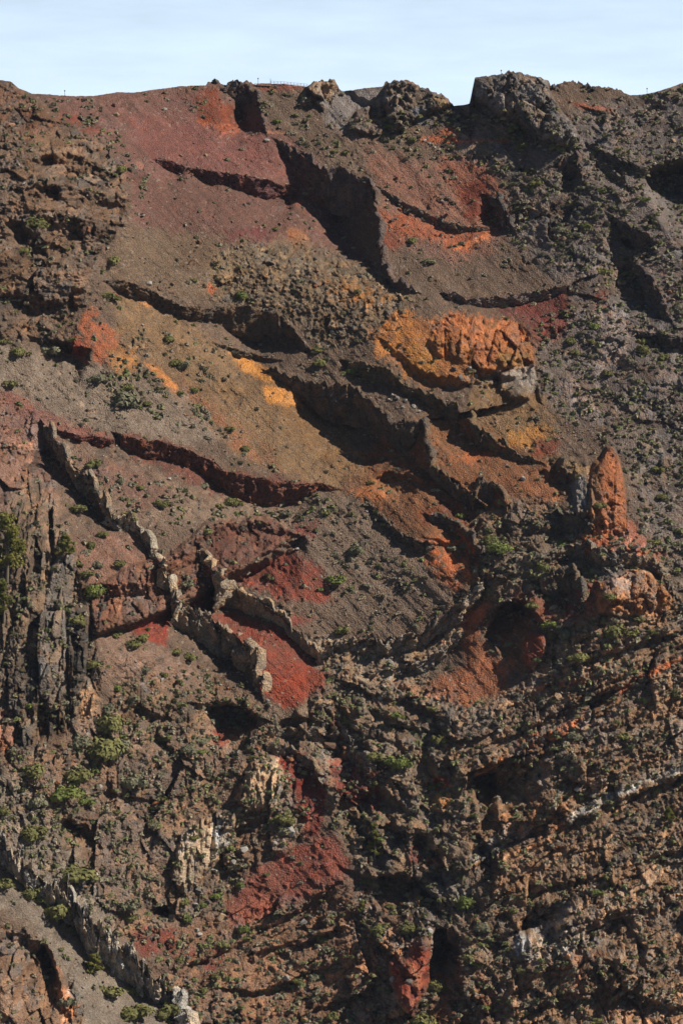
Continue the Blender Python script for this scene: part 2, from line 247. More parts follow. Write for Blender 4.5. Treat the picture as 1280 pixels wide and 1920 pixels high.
def step(pts, over, decay, lip):
    P = np.array(pts, float); wm = P[:, 2].max(); R = wm*(decay+1.2)+30
    m = (U > P[:, 0].min()-R) & (U < P[:, 0].max()+R) & (V > P[:, 1].min()-R) & (V < P[:, 1].max()+R)
    u = U[m]; v = V[m]; d, s, loc = pdist(u, v, P[:, :2])
    sw = 0; sq = 0
    for i in range(len(P)-1):
        ax, ay, aw = P[i]; bx, by, bw = P[i+1]; dx, dy_ = bx-ax, by-ay; t = np.clip(((u-ax)*dx+(v-ay)*dy_)/(dx*dx+dy_*dy_), 0, 1)
        e = np.exp(-(np.hypot(u-ax-t*dx, v-ay-t*dy_)-d)/(.16*d+1.5)); sw = sw+e*(aw+t*(bw-aw)); sq = sq+e
    ww = sw/sq
    t0 = P[0, :2]-P[1, :2]; t0 /= np.hypot(*t0); t1 = P[-1, :2]-P[-2, :2]; t1 /= np.hypot(*t1)
    over_ = np.where(loc <= 1e-6, (u-P[0, 0])*t0[0]+(v-P[0, 1])*t0[1], np.where(loc >= len(P)-1-1e-6, (u-P[-1, 0])*t1[0]+(v-P[-1, 1])*t1[1], 0))
    sd_ = s*d + wn[m]*np.minimum(3.5, ww*.22)*(1 if lip else 2.2)
    h = ww/5*(1.35+over); Lr = ww*decay+12
    below = np.where(sd_ < ww, np.clip(sd_/np.maximum(ww*.9, 1), 0, 1)**.8, np.clip(1-(sd_-ww)/Lr, 0, 1)**1.3)
    dy = np.where(sd_ > 0, h*below, 0)
    dy = dy - lip*np.exp(-np.abs(sd_)/5)*(sd_ < 0)*np.minimum(1, ww/8)
    dy *= sst(0, 1, 1-np.maximum(over_, 0)/26)
    REL[m] += dy
for k in DK: step(k['pts'], k['over'], k['decay'], .8)
for p, o, dc in ST: step(p, o*.8, dc, 0)
print('steps', time.time()-T0)

def bulge(pts, amt, edge, tx=0., tz=0., soft=1.0):
    s = sdf(U, V, pts, 4)+wn*1.5; P = np.array(pts, float); m = s > -2
    a = np.clip((s+2)/edge, 0, 1); a = np.sqrt(np.clip(1-(1-a)**2, 0, 1)) if soft else a
    REL[m] -= (a*(amt+tx*(U-P[:, 0].mean())/5+tz*(P[:, 1].mean()-V)/5))[m]
CRAG = [(-150,120),(0,150),(45,172),(90,215),(130,240),(185,262),(232,310),(244,372),(230,422),(200,470),(172,520),(152,570),(135,600),(120,650),(60,640),(0,625),(-150,600)]
COLC = [(-150,960),(0,960),(40,880),(80,900),(100,960),(128,1010),(150,1080),(168,1180),(186,1290),(172,1345),(110,1375),(60,1400),(0,1420),(-150,1400)]
BUTT = [(838,1345),(880,1320),(960,1290),(1000,1262),(1030,1200),(1045,1160),(1100,1185),(1170,1165),(1270,1140),(1430,1120),(1430,2090),(960,2090),(960,1880),(960,1760),(900,1690),(880,1600),(872,1480)]
LOWL = [(-150,1400),(60,1400),(190,1340),(240,1270),(380,1260),(480,1320),(560,1380),(600,1560),(480,1620),(420,1700),(300,1760),(240,1780),(110,1650),(0,1580),(-150,1500)]
BOTT = [(-150,1740),(10,1740),(80,1780),(120,1830),(165,1920),(180,2090),(-150,2090)]
CENT = [(560,1330),(620,1270),(760,1290),(850,1330),(870,1480),(880,1620),(900,1700),(960,1780),(950,2090),(700,2090),(640,1760),(680,1640),(610,1500)]
RUBB = [(400,470),(470,450),(560,450),(640,470),(740,530),(790,560),(740,620),(660,650),(600,660),(560,605),(430,575),(380,540)]
RSLP = [(800,190),(900,200),(1000,250),(1090,200),(1280,160),(1430,120),(1430,1130),(1290,1120),(1200,1000),(1170,850),(1020,760),(1000,600),(1080,560),(960,450),(960,340),(860,290)]
MIDR = [(900,960),(960,930),(1090,950),(1180,1000),(1280,1060),(1280,1140),(1170,1165),(1100,1185),(1040,1150),(1020,1120),(960,1110),(900,1130),(860,1160),(850,1120),(900,1080)]
BAND = [(180,1190),(168,1110),(250,1060),(320,1040),(390,980),(500,968),(555,1000),(430,1085),(340,1132),(240,1176)]
GUL = [(560,1200),(620,1190),(700,1215),(790,1190),(850,1160),(890,1130),(880,1180),(800,1270),(860,1320),(840,1350),(700,1300),(600,1250)]
BOTM = [(300,1760),(430,1700),(640,1660),(720,1640),(800,1700),(960,1880),(960,2090),(320,2090)]
LEFTD = [(-150,780),(0,760),(90,790),(120,860),(100,930),(60,890),(0,960),(-150,960)]
PINN = [(1104,1000),(1103,890),(1112,868),(1128,860),(1136,838),(1148,838),(1160,865),(1168,900),(1173,960),(1176,1008)]
PSHO = [(1042,882),(1050,856),(1100,862),(1106,900),(1112,968),(1078,966),(1072,905)]
HOL = [(905,1196),(925,1160),(940,1132),(962,1122),(985,1128),(1006,1152),(1016,1170),(1004,1186),(985,1196),(980,1232),(948,1244),(928,1212)]
BLK = [(1115,1150),(1118,1100),(1150,1076),(1200,1066),(1218,1072),(1250,1102),(1266,1130),(1250,1150),(1200,1158),(1150,1145)]
TUFF = [(800,640),(812,612),(845,588),(880,586),(930,600),(975,612),(990,630),(995,668),(990,690),(950,690),(930,676),(905,690),(880,682),(850,670),(820,668)]
TUFG = [(940,700),(965,690),(1000,684),(1006,720),(990,748),(955,745),(938,722)]
REDB = [(730,1802),(760,1790),(780,1760),(797,1750),(806,1780),(806,1840),(790,1870),(770,1906),(742,1868),(732,1835)]
REDK = [(982,1232),(980,1200),(998,1186),(1018,1190),(1024,1214),(1012,1240),(1000,1256),(990,1250)]
SUMM = [(884,192),(889,148),(930,141),(955,134),(1005,144),(1026,154),(1030,180),(1050,210),(1075,240),(1085,262),(1060,275),(1010,262),(985,240),(960,225),(940,222),(915,200)]
RIMC = [(560,200),(575,166),(590,150),(627,150),(634,165),(620,185),(606,205),(590,190)]
RIMD = [(722,200),(720,165),(738,148),(770,155),(800,166),(830,180),(848,196),(820,208),(790,215),(760,240),(735,245)]
RIMG = [(652,240),(668,212),(690,200),(716,204),(728,235),(710,252),(680,250)]
def wedge(pts, ru, amt, kl, kr, edge=5):
    s = sdf(U, V, pts, 4)+wn*1.2; m = s > -2; r = ru+3*perlin(X/8, Z/8, 77)
    prof = amt-np.where(U < r, kl*(r-U), kr*(U-r))/5
    pb = np.array(pts)[:, 1].max()
    REL[m] -= (np.clip((s+2)/edge, 0, 1)*np.maximum(prof, .5)*sst(0, 55, pb-V))[m]
bulge(PSHO, 5, 7, soft=0); wedge(PINN, 1126, 7, .35, .25, 5); wedge(BLK, 1150, 9, .6, .3, 7); bulge(BAND, 6, 18); bulge(TUFF, 2.5, 46); bulge(TUFG, 6, 14); bulge(REDB, 14, 26); bulge(REDK, 4, 9)
bulge(SUMM, 10, 24); bulge(RIMC, 5, 14); bulge(RIMD, 7, 18); bulge(RIMG, 6, 16)
for pts, a, e in [([(880,1250),(878,1200),(892,1185),(905,1195),(905,1230),(893,1262)], 1.0, 14), ([(1124,1150),(1120,1090),(1140,1075),(1158,1082),(1165,1120),(1150,1152)], 5, 12),
                  ([(130,668),(150,585),(185,580),(200,610),(222,625),(215,650),(180,688)], 1.5, 26), ([(1040,905),(1020,880),(1040,872),(1060,880),(1062,905)], 3, 8),
                  ([(440,1500),(470,1430),(520,1420),(532,1470),(515,1510),(470,1520)], 6, 18), ([(320,1640),(345,1560),(400,1520),(440,1515),(440,1570),(400,1620),(350,1680)], 6, 20)]:
    bulge(pts, a, e)

for pts, a, e in [([(886,1462),(936,1450),(930,1520),(936,1560),(896,1562)], 15, 8), ([(808,1748),(848,1740),(866,1790),(868,1848),(830,1852),(810,1800)], 14, 9), ([(378,1326),(440,1326),(486,1346),(470,1374),(404,1386)], 11, 9),
                  (HOL, 10, 6), ([(700,1650),(760,1636),(796,1660),(776,1694),(716,1694)], 9, 8), ([(1212,328),(1240,308),(1290,300),(1350,310),(1350,362),(1280,366),(1220,356)], 13, 10),
                  ([(660,1500),(690,1486),(700,1530),(676,1552)], 7, 7), ([(1070,1800),(1090,1740),(1100,1800),(1088,1840)], 6, 6), ([(1185,1830),(1195,1760),(1212,1780),(1205,1840)], 6, 6), ([(978,1730),(992,1716),(990,1790),(976,1780)], 7, 5), ([(285,1715),(300,1692),(318,1700),(322,1728)], 8, 6),
                  ([(110,1555),(124,1535),(150,1556),(146,1580)], 7, 6), ([(60,1800),(76,1780),(104,1830),(96,1880)], 9, 6), ([(55,1070),(66,1000),(80,1040),(76,1120)], 8, 5), ([(85,960),(96,950),(104,1040),(94,1080)], 9, 5), ([(10,420),(40,412),(56,440),(30,462)], 8, 7), ([(60,300),(100,282),(104,304),(70,322)], 6, 6), ([(64,350),(106,346),(112,372),(78,376)], 6, 6), ([(120,402),(156,412),(150,428),(122,422)], 5, 6), ([(100,640),(140,645),(136,662),(108,656)], 6, 6),
                  ([(880,672),(900,690),(930,694),(940,716),(912,722),(888,706)], 6, 6), ([(1165,440),(1215,452),(1212,470),(1180,470)], 8, 6), ([(1190,505),(1214,540),(1210,556),(1190,530)], 8, 6), ([(1060,310),(1080,312),(1086,338),(1066,330)], 6, 5)]:
    s_ = sdf(U, V, pts, 8)+wn*min(5, e*.4); m_ = s_ > 0; pv_ = np.array(pts)[:, 1]; REL[m_] += (1.15*a*np.clip(s_/e, 0, 1)*np.clip((pv_.max()+4-V)/(.75*(pv_.max()-pv_.min())), 0, 1))[m_]
# ------------------------------------------------------------------ roughness of the ground, zone by zone
wu = 9*perlin(X/8, Z/8, 41)+4*perlin(X/2.5, Z/2.5, 42); wv = 9*perlin(X/8, Z/8, 43)+4*perlin(X/2.5, Z/2.5, 44)
def zone(pts, soft=14, warp=1.0):
    return sst(-soft, soft, sdf(U+wu*warp, V+wv*warp, pts, 60))
CV = np.ones(U.shape)                    # brightness of single blocks
TN = np.zeros(U.shape)                   # how tan or grey they are
def rock(mask, sx, sz, amt, seed, shear=0., tilt=1.0, vary=.25, crack=0., warp=.55):
    m = mask > .02
    if not m.any(): return
    x = X[m]; z = Z[m]; k = mask[m]*np.clip(.75+1.1*perlin(x/(sx*2.6)+seed, z/(sz*2.6), seed+62)+.5*perlin(x/19, z/15, seed+63), .12, 1.9)
    x2 = x+warp*sx*perlin(x/sx/2, z/sz/2, seed+60); z2 = z-shear*x+warp*sz*perlin(x/sx/2, z/sz/2, seed+61)
    lev, cv, gap = facet(x2/sx, z2/sz, seed, tilt)
    REL[m] -= k*amt*lev*2
    if crack: REL[m] += k*crack*np.clip(1-gap/.12, 0, 1)
    CV[m] *= 1+k*vary*(cv-.5)*2
    TN[m] += k*vary*(rnd(np.floor(cv*9999).astype(np.int64), 0*cv.astype(np.int64), seed)-.5)
def beds(mask, dip, period, amt, seed, wob=1., gaps=1.):
    m = mask > .02; x = X[m]; z = Z[m]
    q = (z-dip*x)/period+wob*perlin(x/22, z/16, seed)+.35*perlin(x/6, z/5, seed+1); t = q-np.floor(q); lay = np.floor(q).astype(np.int64)
    a = .35+.65*rnd(lay, lay*0, seed+2); br = 1-gaps*(1-sst(-.35, .25, perlin(x/11+seed, z/7, seed+3)))
    REL[m] -= mask[m]*amt*a*br*(np.where(t < .82, (t/.82)**1.6, (1-t)/.18)-.4)
    CV[m] *= 1+mask[m]*.22*(rnd(lay, lay*0, seed+4)-.5)*br
zc, zl, zb, zw, zbo, zce, zru, zrs, zmi, zba, zgu, zbm, zld = [zone(p) for p in (CRAG, COLC, BUTT, LOWL, BOTT, CENT, RUBB, RSLP, MIDR, BAND, GUL, BOTM, LEFTD)]
zsu = np.maximum(zone(SUMM, 5, .3), np.maximum(zone(RIMC, 4, .3), np.maximum(zone(RIMD, 4, .3), zone(RIMG, 4, .3))))
# whole face
REL -= 1.8*fbm(X/26, Z/26, 51, 3)
REL -= .30*fbm(X/3.2, Z/3.2, 54, 3)
# crag, upper left
rock(zc, 16, 9, 2.6, 101, .1); rock(zc, 6.5, 4.2, 1.5, 102, .05, crack=.8); rock(zc, 2.4, 2.0, .62, 103, crack=.4); REL -= zc*1.2*fbm(X/9, Z/5, 104, 4, ridged=True)
beds(zc, .12, 9, 3.2, 901); beds(zc, .1, 3.4, 1.3, 902)
# columnar cliff, left edge
rock(zl, 9, 30, 3.4, 111, crack=1.2, warp=.15); rock(zl, 3.6, 11, 2.0, 112, crack=1.6, warp=.15, vary=.3); rock(zl, 1.6, 4, .9, 113, crack=.7, warp=.2, vary=.3); 
rock(zld, 8, 10, 1.5, 114); rock(zld, 2.6, 4, .8, 115, crack=.5)
# stratified buttress, lower right: beds rise to the right
bz = Z-.46*X+2*perlin(X/30, Z/30, 121)
st = perlin(bz/5.2, X/60, 122)+.6*perlin(bz/2.0, X/30, 123)
REL -= zb*1.5*st
rock(zb, 26, 12, 2.6, 124, .42); rock(zb, 8, 3.6, 1.1, 125, .42, crack=.7); rock(zb, 2.6, 1.9, .7, 126, .42, vary=.32, crack=.5); rock(zb, 1.2, 1.1, .45, 127, vary=.3)
lowr = zb*sst(1640, 1720, V); rock(lowr, 7, 16, 2.0, 128, crack=1.2)
beds(zb, .42, 13, 3.0, 903, .8, .9); beds(zb, .40, 5.2, 1.7, 904, .9, .9); beds(zb, .42, 2.1, .9, 913, .7); rock(zb*sst(-.1, .3, fbm(X/16, Z/22, 905, 3)), 2.8, 9, 1.5, 9051, crack=1.0, warp=.3, vary=.25); rock(zb*sst(.0, .4, fbm(X/22+7, Z/22, 906, 3)), 9, 16, 3.0, 9061, .2, crack=1.0)
# lower left and bottom
rock(zw, 17, 24, 2.6, 131, -.2); rock(zw*sst(-.3, .2, fbm(X/15, Z/15, 137, 3)), 3.6, 9, 1.5, 132, -.1, crack=.8, warp=.3); rock(zw*sst(-.3, .2, fbm(X/9, Z/9, 138, 3)), 1.7, 3.4, .7, 133, crack=.4, warp=.3)
rock(zbo, 10, 20, 3.0, 134, crack=1., warp=.2); rock(zbo, 3.5, 7, 1.8, 135, crack=1.2, warp=.2, vary=.3); rock(zbo, 1.4, 2.4, .5, 136)
rock(zce, 13, 11, 2.6, 141, -.3); rock(zce, 5, 4.5, 1.6, 142, -.2, crack=.8); rock(zce, 1.9, 1.9, .7, 143, crack=.3)
pb_ = zbm*sst(-.15, .25, fbm(X/16, (Z-.4*X)/5, 147, 3)); rock(zbm, 12, 8, 1.4, 144, .35); rock(pb_, 3.4, 2.8, 1.3, 145, .35, crack=.6); rock(pb_, 1.6, 1.5, .6, 146)
beds(zce, -.25, 8, 2.4, 905); beds(zbm, .4, 7, 2.2, 906); beds(zw, .15, 11, 2.0, 907, 1.3); beds(zmi, .3, 6, 1.6, 908); beds(zgu, .45, 6, 2.2, 909); beds(zba, .5, 4.2, 3.4, 910, .35, .5); beds(zba, .5, 1.7, .8, 912, .3); beds(zrs*.7, -.15, 9, 1.8, 911, 1.4)
# rubble, right slope, spur of dikes, band, gully
rock(zru, 5, 3.6, .9, 151); rock(zru, 2.0, 1.6, .75, 152, crack=.3); rock(zru, 1.1, .9, .4, 153)
rock(zrs, 14, 9, 1.2, 161, -.3); rock(zrs, 5, 3.8, .55, 162); rock(zrs, 2.1, 1.7, .34, 163); rock(zrs*sst(.0, .35, fbm(X/14, Z/14, 164, 3)), 3.4, 3.4, 1.2, 165, crack=.6)
rock(zmi, 9, 6, 1.6, 171, -.1); rock(zmi, 3.6, 3.0, 1.1, 172, crack=.5); rock(zmi, 1.5, 1.3, .45, 173)
rock(zba, 6, 9, 1.3, 181, crack=.7); rock(zba*sst(330, 260, U), 2.0, 8, 1.2, 183, crack=.9, warp=.15); rock(zba, 2.0, 2.6, .6, 182, crack=.4)
rock(zgu, 8, 5, 1.5, 186, .4); rock(zgu, 3.0, 2.0, .9, 187, .4, crack=.5); rock(zgu, 1.3, 1.1, .4, 188)
rock(zsu, 7, 8, 2.0, 191, crack=1.0); rock(zsu, 2.6, 2.6, 1.0, 192, crack=.6); rock(zsu, 1.2, 1.2, .4, 193)
tufz = np.maximum(zone(TUFF, 6, .5), np.maximum(zone(BLK, 5, .3), zone(PINN, 4, .3)))
rock(tufz, 6, 11, 1.9, 1951, crack=1.0, vary=.14, warp=.25); rock(tufz, 2.4, 3, .5, 1952, crack=.4, vary=.12)
REL += tufz*(1.0*np.clip(fbm(X/4, Z/4, 195, 3)-.1, 0, 1)*4 + .5*perlin(X/12, (Z-.25*X)/1.3, 196))
zho = np.maximum(zone(HOL, 5, .3), zone(PSHO, 4, .3)); rock(zho, 5, 4, 1.3, 1971, .2, crack=.6); rock(zho, 2, 1.8, .6, 1972)
rdz = np.maximum(zone(REDB, 5, .4), zone(REDK, 4, .3)); REL += rdz*(.9*fbm(X/5, Z/5, 197, 4)); rock(rdz, 4, 5, .7, 198)
fan = np.maximum(zone([(440,1500),(470,1430),(520,1420),(532,1470),(515,1510),(470,1520)], 6, .5), zone([(320,1640),(345,1560),(400,1520),(440,1515),(440,1570),(400,1620),(350,1680)], 6, .5))
rock(fan, 1.7, 10, 1.7, 199, crack=1.3, warp=.12)
zfan2 = zone([(1075,960),(1100,890),(1118,895),(1118,955),(1100,968)], 4, .3); rock(zfan2, 1.5, 8, .6, 1991, crack=.5)
rough = np.clip(zc+zl+zb+zw+zbo+zce+zru*.8+zrs*.7+zmi*.8+zba+zgu+zsu+zbm*.8+zld, 0, 1)
rp_ = rough*(1-.75*zrs)*(.15+.85*sst(-.3, .15, fbm(X/11, Z/8, 223, 3))); rock(rp_, 1.2, 1.1, .6, 221, vary=.34, crack=.25, warp=.3); rock(rp_, 2.9, 2.6, .6, 222, vary=.2)
# loose scree: small stones everywhere it is smooth
scr = 1-rough
REL -= scr*(.55*fbm((X+Z)/2.4, (X-Z)/26, 206, 3)+1.1*fbm((X+Z)/9, (X-Z)/60, 207, 2))
rock(scr, 1.3, 1.0, .10, 201, vary=.14); rock(scr*sst(.0, .45, fbm(X/12, Z/12, 203, 3)), 1.5, 1.1, .5, 202, vary=.26); rock(scr*sst(.0, .5, fbm(X/17, Z/17, 204, 3)), 3.6, 2.6, .7, 205, vary=.2)
print('rock', time.time()-T0)

# displace along the mean line of sight (one fixed direction), then see where everything came to lie
PT = P0 + REL[..., None]*FWD
UU, VV = proj(PT)
CELL = 2.0; GW, GH = int(1580/CELL)+1, int(2000/CELL)+1
zbuf = np.full((GH, GW), 1e9)
gi = ((VV-100)/CELL).astype(int); gj = ((UU+150)/CELL).astype(int)
ok = (gi >= 0) & (gi < GH) & (gj >= 0) & (gj < GW)
np.minimum.at(zbuf, (gi[ok], gj[ok]), PT[..., 1][ok])
for _ in range(6):
    e = zbuf > 1e8
    if not e.any(): break
    pad = np.pad(zbuf, 1, constant_values=1e9); nb = np.min([pad[1:-1, :-2], pad[1:-1, 2:], pad[:-2, 1:-1], pad[2:, 1:-1]], 0)
    zbuf = np.where(e, nb, zbuf)
def at(u, v):
    """the point of the ground that is seen at u, v"""
    i = np.clip(((np.asarray(v)-100)/CELL).astype(int), 0, GH-1); j = np.clip(((np.asarray(u)+150)/CELL).astype(int), 0, GW-1)
    return ray(u, v, zbuf[i, j])

# ------------------------------------------------------------------ what the ground is made of (own colours of soil, ash and rock)
cu = UU+8*perlin(X/6, Z/6, 61)+9*perlin(X/1.5, Z/1.5, 62); cv_ = VV+8*perlin(X/6, Z/6, 63)+9*perlin(X/1.5, Z/1.5, 64)
COLR = np.zeros(U.shape+(3,)); COLR[:] = lin((98, 80, 68))
nA = fbm(X/18, Z/18, 71, 4); nB = fbm(X/4, Z/4, 72, 4); nC = fbm((X+Z)/3.0, (X-Z)/22, 73, 3)   # nC: streaks down the slope
def paint(pts, c, soft=10, op=1.0, patch=None, streak=None):
    k_ = 1. if soft > 4.5 else .35; soft = soft*1.1; s = sdf(UU+k_*(cu-UU), VV+k_*(cv_-VV), pts, soft+6); a = op*sst(-soft, soft, s)*(.80+.5*np.clip(nB, -.5, .4))
    if patch is not None: a = a*sst(patch-.12, patch+.12, nB)
    if streak is not None: a = a*sst(streak-.1, streak+.1, nC)
    sat = (max(c)-min(c))/max(c); c = lin(c)*(1.08-(.50 if c[1] < .52*c[0] else .24)*float(sst(.40, .74, sat)))
    COLR[:] = COLR*(1-a[..., None])+c*a[..., None]
